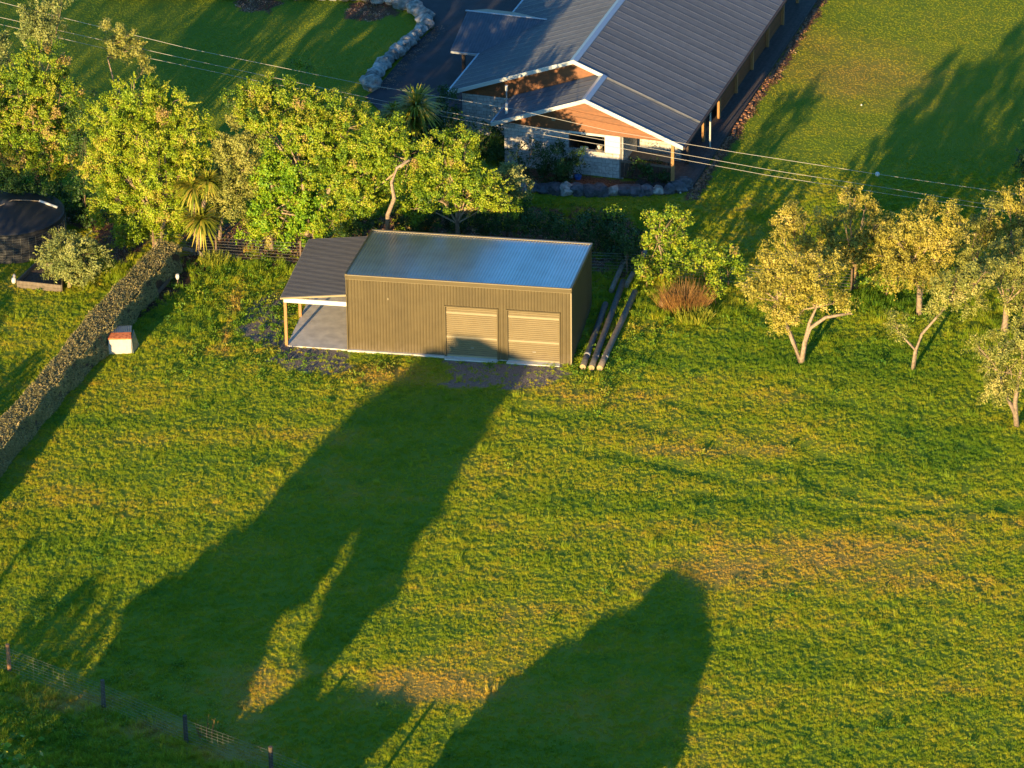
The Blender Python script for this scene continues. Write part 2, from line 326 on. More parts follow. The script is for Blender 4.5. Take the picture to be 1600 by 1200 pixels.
# ------------------------------------------------------------------ shed
shed = empty('farm_shed', (SX, SY, 0), -SYAW, 'long brown corrugated metal shed with two roller doors and a lean-to carport', 'shed')
W, D, HF, HB = 11.0, 6.56, 4.16, 3.39
def zr(d): return HF+(HB-HF)*d/D
fw_ = MB().box(.012, 4.80, .05, .12, .06, HF-.1).box(4.80, 10.5, .05, .12, 2.75, HF-.1).box(7.42, 7.86, .05, .12, .06, 2.75).box(10.46, 10.98, .05, .12, .06, HF-.1)
fw_.obj('wall_frame', M['shed'], shed)
sp = .76
segs = [(0, i) for i in range(15)]
def front_sheet(x0, x1, z0, z1):
    k = max(1, round((x1-x0)/.152)); p = (x1-x0)/k
    return MB().corr((x0, .048, z0), (1, 0, 0), (0, 0, 1), (0, -1, 0), x1-x0, z1-z0, p, .026)
xx = 0.0
while xx < 10.95:
    x1 = min(xx+sp, 11.0); parts = []
    a, b = xx, x1
    dz = []
    for (d0, d1) in ((4.86, 7.38), (7.9, 10.42)):
        if b > d0 and a < d1: dz.append((max(a, d0), min(b, d1)))
    mb = MB(); cur = a
    for (c0, c1) in dz+[(b, b)]:
        if c0-cur > .04: s_ = front_sheet(cur, c0, .05, HF-.2); n = len(mb.v); mb.v += s_.v; mb.f += [tuple(n+i for i in q) for q in s_.f]
        if c1-c0 > .04: s_ = front_sheet(c0, c1, 2.74, HF-.2); n = len(mb.v); mb.v += s_.v; mb.f += [tuple(n+i for i in q) for q in s_.f]
        cur = c1
    mb.obj('cladding_sheet', M['shed'], shed); xx = x1
# side walls and back wall
for (xa, nx_) in ((0, -1), (11, 1)):
    for i in range(8):
        d0 = i*D/8; d1 = (i+1)*D/8; mb = MB()
        k = 5; p = (d1-d0)/k
        mb.corr((xa, d0 if nx_ > 0 else d1, .05), (0, 1 if nx_ > 0 else -1, 0), (0, 0, 1), (nx_, 0, 0), d1-d0, zr(d1)-.13, p, .024)
        mb.obj('side_sheet', M['shed'], shed)
MB().box(.012, 10.988, D-.1, D-.02, .05, HB-.05).box(.01, .05, .12, D-.1, .05, HB-.1).box(10.95, 10.99, .12, D-.1, .05, HB-.1).obj('inner_frame', M['shed'], shed)
# roof sheets
sl = math.hypot(D+.1, (HF-HB)); Vd = np.array([0, D+.1, -(HF-HB)])/sl; Nn = np.array([0, Vd[2]*-1, Vd[1]])
MB().hexa([(.02,.0,HF-.11),(10.98,.0,HF-.11),(10.98,D,HB-.11),(.02,D,HB-.11),(.02,.0,HF-.03),(10.98,.0,HF-.03),(10.98,D,HB-.03),(.02,D,HB-.03)]).obj('roof_deck', M['shed'], shed)
rs = MB().corr((0, 0, 0), (1, 0, 0), Vd, Nn, .7333, sl, .7333/5, .03, .5).mesh('roof_sheet', M['shedroof'])
for i in range(15):
    o = link('roof_sheet', rs, shed); o.location = (i*.73333, -.06, HF-.005+.0015*(i % 2))
MB().box(-.03, 11.03, -.085, -.028, HF-.24, HF-.03).obj('gutter_fascia', M['shed'], shed)
MB().box(-.035, 11.035, -.11, -.02, HF-.028, HF+.0).obj('front_flashing', M['flash'], shed)
MB().box(-.03, 11.03, -.062, -.03, HF-.262, HF-.243).obj('fascia_lip', M['flash'], shed)
MB().box(-.03, 11.03, D+.0, D+.12, HB-.1, HB+.055).obj('back_gutter', M['flash'], shed)
for (x0, x1, mm) in ((-.045, .06, 'ridge'), (10.95, 11.05, 'flash')):
    MB().hexa([(x0,-.1,HF-.15),(x1,-.1,HF-.15),(x1,D+.1,HB-.16),(x0,D+.1,HB-.16),(x0,-.1,HF+.042),(x1,-.1,HF+.042),(x1,D+.1,HB+.04),(x0,D+.1,HB+.04)]).obj('barge_flashing', M['shed'] if x0 > 5 else M['shed'], shed)
for x in (0, 11): MB().box(x-.03, x+.03, -.034, .06, .0, HF-.25).obj('corner_flashing', M['flash'] if x > 5 else M['shed'], shed)
for (x0, x1) in ((4.86, 7.38), (7.90, 10.42)):
    mb = MB(); k = 25; z0 = .10; z1 = 2.74; p = (z1-z0)/k
    n = len(mb.v); pts = []
    for i in range(k):
        b = z0+i*p; pts += [(b, 0), (b+p*.35, 0), (b+p*.45, .032), (b+p*.8, .032)]
    pts.append((z1, 0))
    mb.v = [(x0, .10-h, z) for z, h in pts]+[(x1, .10-h, z) for z, h in pts]; m_ = len(pts); mb.f = [(i, m_+i, m_+i+1, i+1) for i in range(m_-1)]
    dr = mb.obj('roller_door', M['sheddoor'], shed)
    MB().box(x0+.01, x1-.01, .045, .075, .07, .15).obj('bottom_rail', M['flash'], dr)
    for zz in (1.05, 2.35): MB().box(x0+.02, x1-.02, .066, .079, zz, zz+.11).obj('door_band', M['flash'], dr)
    MB().box(x0+1.2, x0+1.36, .05, .066, .55, .60).obj('door_handle', M['wire'], dr)
    fr_ = MB().box(x0-.06, x0, -.03, .10, .05, 2.80).box(x1, x1+.06, -.03, .10, .05, 2.80).box(x0-.06, x1+.06, -.032, .10, 2.74, 2.80); fr_.obj('door_frame', M['shed'], shed)
    MB().box(x0-.04, x1+.04, -.28, .09, .0, .062).obj('door_sill', M['white'], shed)
MB().box(-.0, 4.84, -.10, .04, -.05, .09).obj('concrete_footing', M['conc'], shed)
MB().box(.02, 10.98, .04, D-.02, -.05, .045).obj('floor_slab', M['conc'], shed)
# small bright tag on the wall
MB().box(2.02, 2.07, -.01, .02, 2.9, 3.0).obj('wall_vent', M['flash'], shed)
# lean-to carport
def zl(a): return 2.73+(a+3.12)*.12     # roof height rises towards the shed
L0 = -3.22
MB().box(-3.05, -.01, -.01, 6.5, -.05, .07).obj('carport_slab', M['conc'], shed)
MB().hexa([(L0,-.10,zl(L0)-.12),(-.01,-.10,zl(0)-.12),(-.01,D+.05,zl(0)-.12),(L0,D+.05,zl(L0)-.12),(L0,-.10,zl(L0)-.02),(-.01,-.10,zl(0)-.02),(-.01,D+.05,zl(0)-.02),(L0,D+.05,zl(L0)-.02)]).obj('carport_roof_frame', M['flash'], shed)
Ua = np.array([3.2, 0, .12*3.2]); La = np.linalg.norm(Ua); Ua /= La; Nu = np.array([-Ua[2], 0, Ua[0]])
cs = MB().corr((0, 0, 0), (0, -1, 0), Ua, Nu, .76, La, .152, .028, .5).mesh('carport_roof_sheet', M['lean'])
for i in range(9):
    o = link('carport_roof_sheet', cs, shed); o.location = (L0-.03, -.12+.752*(i+1), zl(L0-.03)-.012+.0015*(i % 2))
MB().box(-3.12, -.02, -.035, .05, 2.42, 2.64).obj('carport_beam', M['white'], shed)
MB().box(-3.10, -3.02, .05, D-.1, 2.42, 2.62).obj('side_beam', M['postwood'], shed)
for d in (0, 3.25, 6.4): MB().box(-3.13, -2.99, d-.01, d+.12, -.05, 2.42).obj('carport_post', M['postwood'], shed)
MB().box(L0-.06, L0-.005, -.1, D+.05, zl(L0)-.12, zl(L0)-.03).obj('carport_gutter', M['flash'], shed)
# gravel stones and weeds come later

# ------------------------------------------------------------------ house
house = empty('bungalow', (HX, HY, 0), -HYAW, 'grey roofed bungalow with orange cedar gables, pale block walls and a long veranda', 'house')
T = .378; Z2 = 4.495; E1 = -1.664; Z1 = Z2-E1*T; RE = 5.341; LE2 = -5.152; LE1 = -8.7; SS = 3.425; DL = 31.0
zR = lambda a: Z2-a*T
zL2 = lambda a: Z2+a*T
zL1 = lambda a: Z1+(a-E1)*T
def slab(name, pts_ad, zf, th, m, lift=0.0):
    mb = MB(); P = [(a, d, zf(a)-th+lift) for a, d in pts_ad]; mb.prism(P, (0, 0, th)); return mb.obj(name, m, house)
slab('roof_base', [(-.0, 0.02), (RE-.02, 0.02), (RE-.02, DL), (E1, DL), (E1, SS+.02), (0, SS+.02)], zR, .10, M['dark'+'int'], -.02)
slab('roof_base', [(LE2+.02, .02), (0, .02), (0, 3.88), (LE2+.02, 3.88)], zL2, .10, M['dark'+'int'], -.02)
slab('roof_base', [(LE1+.02, SS+.02), (E1, SS+.02), (E1, DL), (LE1+.02, DL)], zL1, .10, M['dark'+'int'], -.02)
def roofsheet(L, up, wd=.76):
    k = math.sqrt(1+T*T); V = np.array([1, 0, -T])/k*1.0; N = np.array([T, 0, 1])/k
    if not up: V = np.array([-1, 0, -T])/k; N = np.array([-T, 0, 1])/k
    mb = MB(); mb.corr((0, 0, 0), (0, 1, 0) , V, N, wd, L*k, wd/5, .024, .62)
    # lap seam: a raised rib at the sheet's edge
    s0 = np.array((0, 0, 0)); mb.hexa([s0-np.array((0,.03,0)), s0-np.array((0,.03,0))+V*L*k, s0+V*L*k+np.array((0,.012,0)), s0+np.array((0,.012,0)), s0-np.array((0,.03,0))+N*.032, s0-np.array((0,.03,0))+V*L*k+N*.032, s0+V*L*k+np.array((0,.012,0))+N*.032, s0+np.array((0,.012,0))+N*.032])
    return mb.mesh('roof_sheet', M['houseroof'])
mA = roofsheet(RE, True); mA2 = roofsheet(RE, True, .385); mB_ = roofsheet(RE-E1, True); mC = roofsheet(-LE2, False); mD = roofsheet(E1-LE1, False)
for i in range(5):
    o = link('roof_sheet', mA if i < 4 else mA2, house); o.location = (0, i*.76, Z2+.002)
d = SS
while d < DL-.8:
    o = link('roof_sheet', mB_, house); o.location = (E1, d, Z1+.002); d += .76
d = 0.0
while d < 3.2:
    o = link('roof_sheet', mC, house); o.location = (0, d, Z2+.002); d += .76
d = SS
while d < DL-.8:
    o = link('roof_sheet', mD, house); o.location = (E1, d, Z1+.002); d += .76
# ridge caps
def ridge(a0, z, d0, d1, m='ridge', wdt=.22):
    mb = MB()
    for s in (-1, 1):
        mb.hexa([(a0, d0, z+.0), (a0+s*wdt, d0, z-wdt*T+.03), (a0+s*wdt, d1, z-wdt*T+.03), (a0, d1, z+.0), (a0, d0, z+.075), (a0+s*wdt, d0, z-wdt*T+.055), (a0+s*wdt, d1, z-wdt*T+.055), (a0, d1, z+.075)])
    return mb.obj('ridge_cap', M[m], house)
ridge(E1, Z1, SS, DL); ridge(0, Z2, 0, SS)
# barge boards (each slope of each gable its own)
def barge(a0, z0, a1, z1, d, th=.05, h=.21):
    return MB().hexa([(a0,d-th,z0-h+.05),(a1,d-th,z1-h+.05),(a1,d,z1-h+.05),(a0,d,z0-h+.05),(a0,d-th,z0+.06),(a1,d-th,z1+.06),(a1,d,z1+.06),(a0,d,z0+.06)]).obj('barge_board', M['barge'], house)
barge(LE2, zL2(LE2), -.0, Z2, 0); barge(0, Z2, RE, zR(RE), 0)
barge(LE1, zL1(LE1), E1, Z1, SS); barge(E1, Z1, -.0, Z2, SS)
# gutters
MB().box(RE, RE+.12, -.02, DL, zR(RE)-.12, zR(RE)-.01).obj('gutter', M['darkwood'], house)
MB().box(LE1-.1, LE1, SS, DL, zL1(LE1)-.12, zL1(LE1)+.02).obj('gutter', M['ridge'], house)
MB().box(LE2-.08, LE2, 0, 3.4, zL2(LE2)-.12, zL2(LE2)+.02).obj('gutter', M['ridge'], house)
# gable cladding boards
def boards(a0, a1, d, zlo, zt, step=.15, parent=house, solid=M['cedar']):
    """zt(a) roof underside; horizontal boards clipped to the roof slope"""
    z = zlo
    aa = np.linspace(a0, a1, 241); zz = np.array([zt(a) for a in aa])
    while z < zz.max()-.05:
        ok = aa[zz > z+.0]; ok2 = aa[zz > z+step]
        if len(ok) < 2: break
        l0, l1 = ok.min(), ok.max(); 
        if len(ok2) > 1: u0, u1 = ok2.min(), ok2.max()
        else: u0 = u1 = (l0+l1)/2; u0 -= .02; u1 += .02
        zt_ = z+step-.008
        MB().hexa([(l0,d-.03,z),(l1,d-.03,z),(l1,d+.02,z),(l0,d+.02,z),(u0,d-.012,zt_),(u1,d-.012,zt_),(u1,d+.02,zt_),(u0,d+.02,zt_)]).obj('weatherboard', solid, parent)
        z += step
under = lambda f: (lambda a: f(a)-.13)
gz = lambda a: min(zR(a), zL2(a))-.13
gf = MB().prism([(-4.6,.52,2.43),(4.95,.52,2.43),(4.95,.52,gz(4.95)),(0,.52,gz(0)),(-4.6,.52,gz(-4.6))], (0,.1,0)).obj('gable_wall', M['darkwood'], house)
boards(-4.6, 4.95, .5, 2.44, gz, .15, gf)
gz1 = lambda a: min(zL1(a), zR(a))-.13
gu = MB().prism([(-8.05,3.92,2.33),(0,3.92,2.33),(0,3.92,gz1(0)),(E1,3.92,gz1(E1)),(-8.05,3.92,gz1(-8.05))], (0,.1,0)).obj('gable_wall', M['darkwood'], house)
boards(-8.05, 0, 3.9, 2.34, gz1, .15, gu)
# block walls
blk = {}
def blockwall(a0, a1, d, z0, z1, axis='a', sgn=-1, depth=.19):
    if axis == 'a': wl = MB().box(a0+.01, a1-.01, d+.012, d+depth, z0, z1).obj('wall', M['mortar'], house)
    else: wl = MB().box(d-depth, d-.012, a0+.01, a1-.01, z0, z1).obj('wall', M['mortar'], house)
    z = z0; row = 0
    while z < z1-.05:
        h = min(.2, z1-z)-.02; x = a0-(.2 if row % 2 else 0)
        while x < a1-.02:
            l = max(x, a0); r = min(x+.4, a1)-.02
            if r-l > .03:
                key = (round(r-l, 3), round(h, 3), axis)
                if key not in blk:
                    w_ = key[0]; b_ = MB()
                    if axis == 'a': b_.hexa([(0,0,0),(w_,0,0),(w_,.04,0),(0,.04,0),(0,0,h),(w_,0,h),(w_,.04,h),(0,.04,h)])
                    else: b_.hexa([(0,0,0),(0,w_,0),(-.04,w_,0),(-.04,0,0),(0,0,h),(0,w_,h),(-.04,w_,h),(-.04,0,h)])
                    blk[key] = b_.mesh('block', M['block'])
                o = link('block', blk[key], wl); o.location = (l, d+random.uniform(-.004, .003), z) if axis == 'a' else (d+random.uniform(-.003, .004), l, z)
            x += .4
        z += .2; row += 1
    return wl
blockwall(-8.05, -4.6, 3.9, 0, 2.32)
blockwall(-4.6, -1.03, .5, 0, 2.42)
blockwall(-1.03, 1.75, .5, 0, 1.36)
blockwall(.96, 1.75, .5, 1.36, 2.42)
blockwall(.5, 3.2, 1.94, 0, 2.42, 'd')        # return wall beside the patio
blockwall(1.95, 4.3, 3.3, 0, 2.42)              # rear wall of the patio
MB().box(.94, 1.77, .482, .497, 1.42, 2.41).obj('painted_column', M['white'], house)
MB().box(-1.03, .95, .46, .6, 2.30, 2.425).obj('window_lintel', M['barge'], house)
MB().box(-1.06, .95, .44, .70, 1.362, 1.40).obj('window_sill', M['block'], house)
MB().box(-4.6, 1.75, 2.9, 3.0, 0, 2.42).box(-1.1, -1.04, .7, 2.9, 0, 2.42).obj('interior_wall', M['dark'+'int'], house)
MB().box(-8.0, -4.6, 3.95, 30, 0, .05).box(-4.5, 5.75, .7, 30, 0, .06).obj('floor', M['dark'+'int'], house)
MB().box(-8.05, -7.9, 4.1, 30, 0, 2.35).obj('wall', M['block'], house)
MB().box(-4.6, -4.45, .7, 3.9, 0, 2.42).obj('wall', M['block'], house)
MB().box(2.6, 2.75, 3.5, 30, .06, 2.6).obj('veranda_wall', M['dark'+'int'], house)
# veranda: posts, deck boards, slatted screen, edging
for d in (.10, 3.1, 6.2, 9.4, 13.0, 16.4, 19.8, 23.2, 26.6): MB().box(4.68, 4.84, d-.08, d+.08, .1, zR(4.8)-.1).obj('veranda_post', M['postwood'] if d != 3.1 else M['darkwood'], house)
MB().tube([(5.3, 5.55, .1), (5.3, 5.55, 2.3), (5.38, 5.55, 2.38)], .045).obj('downpipe', M['barge'], house)
x = 2.76
dk = MB().box(2.75, 5.72, -.05, 34, -.02, .085).obj('deck', M['darkwood'], house)
while x < 5.7:
    MB().box(x, x+.13, -.08, 34, .087, .115).obj('deck_board', M['deck'], dk); x += .142
for (d0, d1) in ((9.48, 12.92), (13.08, 16.32), (16.48, 19.72), (19.88, 23.12)):
    sc = MB().box(4.62, 4.66, d0, d0+.06, .1, 2.3).box(4.62, 4.66, d1-.06, d1, .1, 2.3).obj('screen_frame', M['darkwood'], house)
    z = .16
    while z < 2.2: MB().box(4.66, 4.685, d0, d1, z, z+.11).obj('slat', M['cedar'], sc); z += .14
for i in range(150):
    d = .2+i*.232; s_ = MB(); s_.hexa([(-.09,-.1,-.03),(.09,-.1,-.03),(.09,.1,-.03),(-.09,.1,-.03),(-.07,-.09,.07),(.07,-.09,.07),(.07,.09,.07),(-.07,.09,.07)]) if i == 0 else None
    if i == 0: bkm = s_.mesh('edging_brick', M['brick']); edg = empty('brick_edging', (HX, HY, 0), -HYAW, 'row of red bricks edging the lawn beside the long veranda deck', 'edging')
    o = link('edging_brick', bkm, edg); o.location = (5.95+random.uniform(-.1, .1), .2+i*.232+random.uniform(-.05, .05), random.uniform(-.06, .0)); o.rotation_euler = (random.uniform(-.1,.1), random.uniform(-.15,.15), random.uniform(-.3, .3))
# porch cross gable on the left
pr_r = 3.56; pd = 12.1; pe = 2.46; pd0 = 9.0
porch = MB().prism([(-10.3, pd0, pe-.1), (-8.72, pd0, pe-.1), (-5.8, pd, pr_r-.1), (-10.5, pd, pr_r-.1)], (0, 0, .08)).obj('porch_roof', M['dark'+'int'], house)
k = 26
for i in range(k):   # corrugated front slope, sheet by sheet
    if i % 5: continue
    a0 = -10.4+i*.19; a1 = min(a0+.95, -5.8)
    mb = MB(); n_ = 6; xs_ = [a0+(a1-a0)*j/12 for j in range(13)]
    lo = []; hi = []
    for j, a in enumerate(xs_):
        h = .018 if j % 2 else 0
        # eave follows main roof valley for a > -8.72
        t_ = 0 if a < -8.72 else (a+8.72)/(-5.8+8.72); dd = pd0+(pd-pd0)*t_; zz_ = pe+(pr_r-pe)*t_
        lo.append((a+(0 if a < -8.72 else 0), dd, zz_+h+.01)); hi.append((a, pd, pr_r+h+.01))
    n = 0; mb.v = lo+hi; mb.f = [(j, j+1, 14+j, 13+j) for j in range(12)]
    mb.obj('roof_sheet', M['houseroof'], porch)
bk_ = MB().prism([(-10.5, pd, pr_r), (-5.8, pd, pr_r), (-8.7, 15.2, pe), (-10.3, 15.2, pe)], (0, 0, .02)); bk_.obj('rear_slope', M['houseroof'], porch)
MB().tube([(-10.5, pd, pr_r+.02), (-5.8, pd, pr_r+.02)], .05, 6).obj('ridge_cap', M['ridge'], porch)
MB().box(-10.34, -8.78, pd0-.1, pd0-.01, pe-.12, pe+.0).obj('gutter', M['ridge'], porch)
for (a, d) in ((-9.75, 9.35), (-9.75, 14.8)): MB().box(a-.08, a+.08, d-.08, d+.08, 0, pe-.05).obj('porch_post', M['darkwood'], house)
MB().box(-8.2, -8.06, 12, 20, 0, 2.4).obj('garage_wall', M['mortar'], house)
# flue
fl = MB().tube([(-4.62, 1.0, 2.6), (-4.62, 1.0, 3.35)], .075, 10).obj('flue_pipe', M['white'], house)
MB().tube([(-4.62, 1.0, 3.35), (-4.62, 1.0, 4.3)], .035, 8).obj('flue_upper', M['ridge'], fl)
MB().tube([(-4.62, 1.0, 4.05), (-4.62, 1.0, 4.36)], .07, 10).obj('flue_cap', M['white'], fl)
# floodlight box on the gable
MB().box(-1.95, -1.75, .38, .47, 2.93, 3.1).obj('wall_light', M['flash'], house)
# patio furniture
tb = empty('patio_table', tuple(hs(3.1, 1.9))+(.06,), -HYAW, 'long wooden table under the patio roof right of the white column', 'table')
tp = MB().box(-1.15, 1.2, -.45, .45, .74, .79).obj('tabletop', M['plank'], tb)
for a, d in ((-1, -.38), (1.05, -.38), (-1, .38), (1.05, .38)): MB().box(a-.04, a+.04, d-.04, d+.04, 0, .74).obj('leg', M['darkwood'], tb)
bn = empty('timber_balustrade', tuple(hs(3.2, .5))+(0,), -HYAW, 'low dark timber rail in front of the patio between column and end post', 'railing')
MB().box(-1.4, 1.42, -.08, .1, .98, 1.05).obj('top_rail', M['plank'], bn)
for i in range(13): MB().box(-1.38+i*.215, -1.38+i*.215+.18, -.03, .0, .1, .97).obj('baluster_board', M['darkwood'], bn)
# things on the sill
for k, (a, lab, m_, r) in enumerate(((-.35, 'small pale pink bowl at the left of the sill items', 'boxpanel', .09), (-.1, 'white pot on the block window sill, middle of three', 'white', .11), (.62, 'large dark basket of oddments on the sill by the white column', 'loggrey', .2))):
    P = hs(a, .58); e = empty('pot', (P[0], P[1], 1.40), 0, lab, 'pot')
    MB().tube([(0,0,0),(0,0,.1),(0,0,.14)], [r*.7, r, r*1.05], 10).obj('bowl', M[m_], e)
    if k == 2:
        for q in range(4): MB().tube([(0,0,.1),(random.uniform(-.15,.15),random.uniform(-.1,.1),.34)], [.04,.06], 6).obj('contents', M[('white','boxpanel','brick','flash')[q]], e)
P = hs(-.35, -.15); e = MB().tube([(P[0],P[1],.0),(P[0],P[1],.18),(P[0],P[1],.2)], [.16,.2,.21], 12).obj('bucket', M['blue']); tag(e, 'blue plastic tub on the ground against the block wall', 'tub')
P = hs(-.8, -.05); e = MB().tube([(P[0],P[1],.0),(P[0],P[1],.16)], [.18,.16], 12).obj('bag', M['white']); tag(e, 'small pale bag beside the blue tub at the block wall', 'bag')

# ------------------------------------------------------------------ rocks
def rock_mesh(r, seed, m, sq=.75):
    import bmesh
    bm = bmesh.new(); bmesh.ops.create_icosphere(bm, subdivisions=2, radius=r); rr = random.Random(seed)
    ph = [rr.uniform(0, 6) for _ in range(6)]
    for v in bm.verts:
        c = v.co/r; k = 1+.14*math.sin(c.x*4+ph[0])*math.cos(c.y*3.4+ph[1])+.12*math.sin(c.z*5+ph[2]+c.x*2)+rr.uniform(-.06, .06)
        v.co = Vector((c.x*r*k, c.y*r*k*1.0, c.z*r*k*sq))
    me = bpy.data.meshes.new('boulder'); bm.to_mesh(me); bm.free(); me.materials.append(m); return me
RM = [rock_mesh(.5, i, M['rock']) for i in range(6)]; RD = [rock_mesh(.5, i+20, M['darkrock'], .8) for i in range(6)]
border = empty('rock_wall', (-7.68, 37.8, 0), 0, 'curved wall of lichen grey boulders between the lawn and the asphalt drive', 'wall')
pl = [(-7.65,37.6),(-7.3,39.2),(-6.65,41),(-5.95,42.8),(-5.25,44.6),(-4.65,46),(-4.8,47.5),(-5.6,48.9),(-7.1,50.1),(-8.6,50.5),(-10.8,50.7),(-13.1,50.8),(-15.5,51),(-19,51.2),(-23,51.4)]
def along(pl, step):
    out = []; acc = 0; 
    for (a, b) in zip(pl[:-1], pl[1:]):
        a = np.array(a); b = np.array(b); L = np.linalg.norm(b-a)
        while acc < L: out.append(a+(b-a)*acc/L); acc += step
        acc -= L
    return out
for i, P in enumerate(along(pl, .68)):
    o = link('boulder', RM[i % 6], border); s_ = random.uniform(.72, 1.08)*(1.35 if i == 0 else 1)
    o.location = (P[0]+random.uniform(-.1,.1)+7.68, P[1]+random.uniform(-.08,.08)-37.8, .28); o.scale = (s_, s_, s_*1.05); o.rotation_euler = (random.uniform(-.3,.3), random.uniform(-.3,.3), random.uniform(0, 6))
c0 = hs(-2.3, -2.2)
hb = empty('rock_edging', (c0[0], c0[1], 0), 0, 'row of dark blue grey stones edging the garden in front of the block wall', 'edging')
pl2 = [tuple(G(q, y_)[:2]) for q, y_ in ((815,297),(860,301),(910,303),(960,304),(1010,303),(1045,301),(1062,297),(1070,290))]
for i, P in enumerate(along(pl2, .6)):
    o = link('boulder', (RD if i % 4 else RM)[i % 6], hb); s_ = random.uniform(.6, 1.1); o.location = (P[0]-c0[0], P[1]-c0[1]+random.uniform(-.1,.1), .14); o.scale = (s_, s_, s_); o.rotation_euler = (random.uniform(-.4,.4), random.uniform(-.4,.4), random.uniform(0, 6))

# ------------------------------------------------------------------ poles lying by the shed
sv = np.array([math.sin(SYAW), math.cos(SYAW)])
lab = ['tarred log nearest the shed wall with a white band near its cut end', 'middle tarred log of the three lying beside the shed', 'right-hand log of the three, grey brown, lying furthest from the shed']
for i, (x0, x1, l0, l1) in enumerate(((11.62, 11.7, -.4, 6.6), (12.05, 12.2, -.45, 9.3), (12.45, 12.95, -.42, 8.2))):
    a = sh(x0, l0); b = sh(x1, l1); L = np.linalg.norm(b-a); dirv = (b-a)/L
    e = empty('pole_log', (a[0], a[1], 0), 0, lab[i], 'log', 'tarred poles lying beside the shed')
    pt = lambda s: (dirv[0]*s, dirv[1]*s, .17+.015*math.sin(s*2+i))
    MB().tube([pt(s) for s in (.035, .9, 1.0, 3, 5, L)], .15, 12).obj('log_body', M['log'] if i < 2 else M['loggrey'], e, True)
    MB().tube([pt(.0), pt(.034)], .148, 12).obj('cut_end', M['logend'], e)
    MB().tube([pt(1.15), pt(1.55)], .154, 12).obj('white_band', M['band'], e, True)
for i, (xa, ya, xb, yb) in enumerate(((11.75, 8.2, 11.9, 12.2), (12.4, 8.9, 12.8, 13))):
    a = sh(xa, ya); b = sh(xb, yb)
    o = MB().tube([(a[0], a[1], .14), (b[0], b[1], .14)], .13, 10).obj('old_log', M['loggrey']); tag(o, ['short weathered log lying behind the tarred poles, nearer the shed', 'short weathered log lying behind the tarred poles, nearer the green sapling'][i], 'log')
o = MB().tube([tuple(G(286,388,.15)), tuple(G(310,394,.18)), tuple(G(322,404,.16)), tuple(G(335,408,.08))], [.10,.12,.10,.04], 8).obj('fallen_branch', M['bark']); tag(o, 'pale fallen branch on the soil at the far end of the hedge', 'branch')
P = G(1035, 478); e = empty('stump', (P[0], P[1], 0), 0, 'cut pinkish stump end lying at the foot of the rust brown bush', 'stump')
MB().tube([(-.0,-.25,.2),(.15,.5,.25)], [.2,.17], 10).obj('stump_body', M['bark2'], e, True); MB().tube([(-.006,-.262,.2),(0,-.25,.2)], [.18,.19], 10).obj('cut_face', M['logend'], e)

# ------------------------------------------------------------------ tank
tk = empty('water_tank', (-25.6, 18.2, 0), 0, 'round black plastic water tank with a conical top behind the silver bush', 'water tank')
TR = 2.75
prof = []
z = 0
while z < 2.0: prof += [(TR, z), (TR+.012, z+.06), (TR+.012, z+.12), (TR, z+.18)]; z += .2
prof += [(TR, 2.03), (TR+.06, 2.08), (TR+.05, 2.16), (TR-.12, 2.24), (TR*.6, 2.58), (.5, 2.86), (.35, 2.90), (.33, 3.0), (0.01, 3.02)]
mb = MB(); ns = 56; tk.scale = (1, 1, .76)
for (r_, z_) in prof:
    for k in range(ns): t_ = 2*math.pi*k/ns; mb.v.append((r_*math.cos(t_), r_*math.sin(t_), z_))
for i in range(len(prof)-1):
    for k in range(ns): j = (k+1) % ns; mb.f.append((i*ns+k, i*ns+j, (i+1)*ns+j, (i+1)*ns+k))
mb.obj('tank_body', M['tank'], tk, True)
mb = MB()
for k in range(44): t_ = 2*math.pi*k/44; mb.tube([((TR+.09)*math.cos(t_), (TR+.09)*math.sin(t_), 0), ((TR+.09)*math.cos(t_), (TR+.09)*math.sin(t_), 1.85)], .0045, 3, False)
for z in np.arange(.1, 1.9, .17): mb.tube([((TR+.09)*math.cos(a_), (TR+.09)*math.sin(a_), z) for a_ in np.linspace(0, 2*math.pi, 45)], .0045, 3, False)
mb.obj('mesh_netting', M['wire'], tk)
MB().tube([(-2.6,-1.9,1.95),(-2.0,-1.5,2.3),(-1.0,-.8,2.72),(.2,.0,3.04),(.9,.3,2.83),(1.6,.5,2.62)], .03, 6).obj('hose', M['loggrey'], tk)
MB().tube([(1.5,.5,2.66),(2.45,.15,2.36)], .075, 8).obj('inlet_pipe', M['white'], tk)

# ------------------------------------------------------------------ kennel box with rusty sheet
P = G(188, 553); kb = empty('storage_box', (P[0], P[1], 0), .06, 'faded white box with a rusty tin lid standing against the hedge', 'box'); kb.scale = (.92, .92, .86)
MB().box(-.6, .6, 0, .06, 0, .95).box(-.6, -.55, .06, .9, 0, .95).box(.55, .6, .06, .9, 0, .9).box(-.6, .6, .86, .92, 0, 1.0).obj('box_body', M['boxpanel'], kb)
MB().hexa([(-.63,-.06,.95),(.62,-.06,.92),(.6,.45,1.05),(-.6,.45,1.08),(-.63,-.06,1.05),(.62,-.06,1.0),(.6,.45,1.12),(-.6,.45,1.15)]).obj('rusty_lid', M['rust'], kb)
mb = MB().corr((-.45,.35,1.16), (1,0,0), (0,.96,.02), (0,0,1), 1.1, .8, .1, .02); mb.obj('tin_sheet', M['gal'], kb)
MB().hexa([(.66,-.02,0),(.70,-.02,0),(1.0,.9,0),(.96,.9,0),(.60,.02,.9),(.63,.02,.9),(.75,.85,1.05),(.72,.85,1.05)]).obj('leaning_panel', M['gal'], kb)

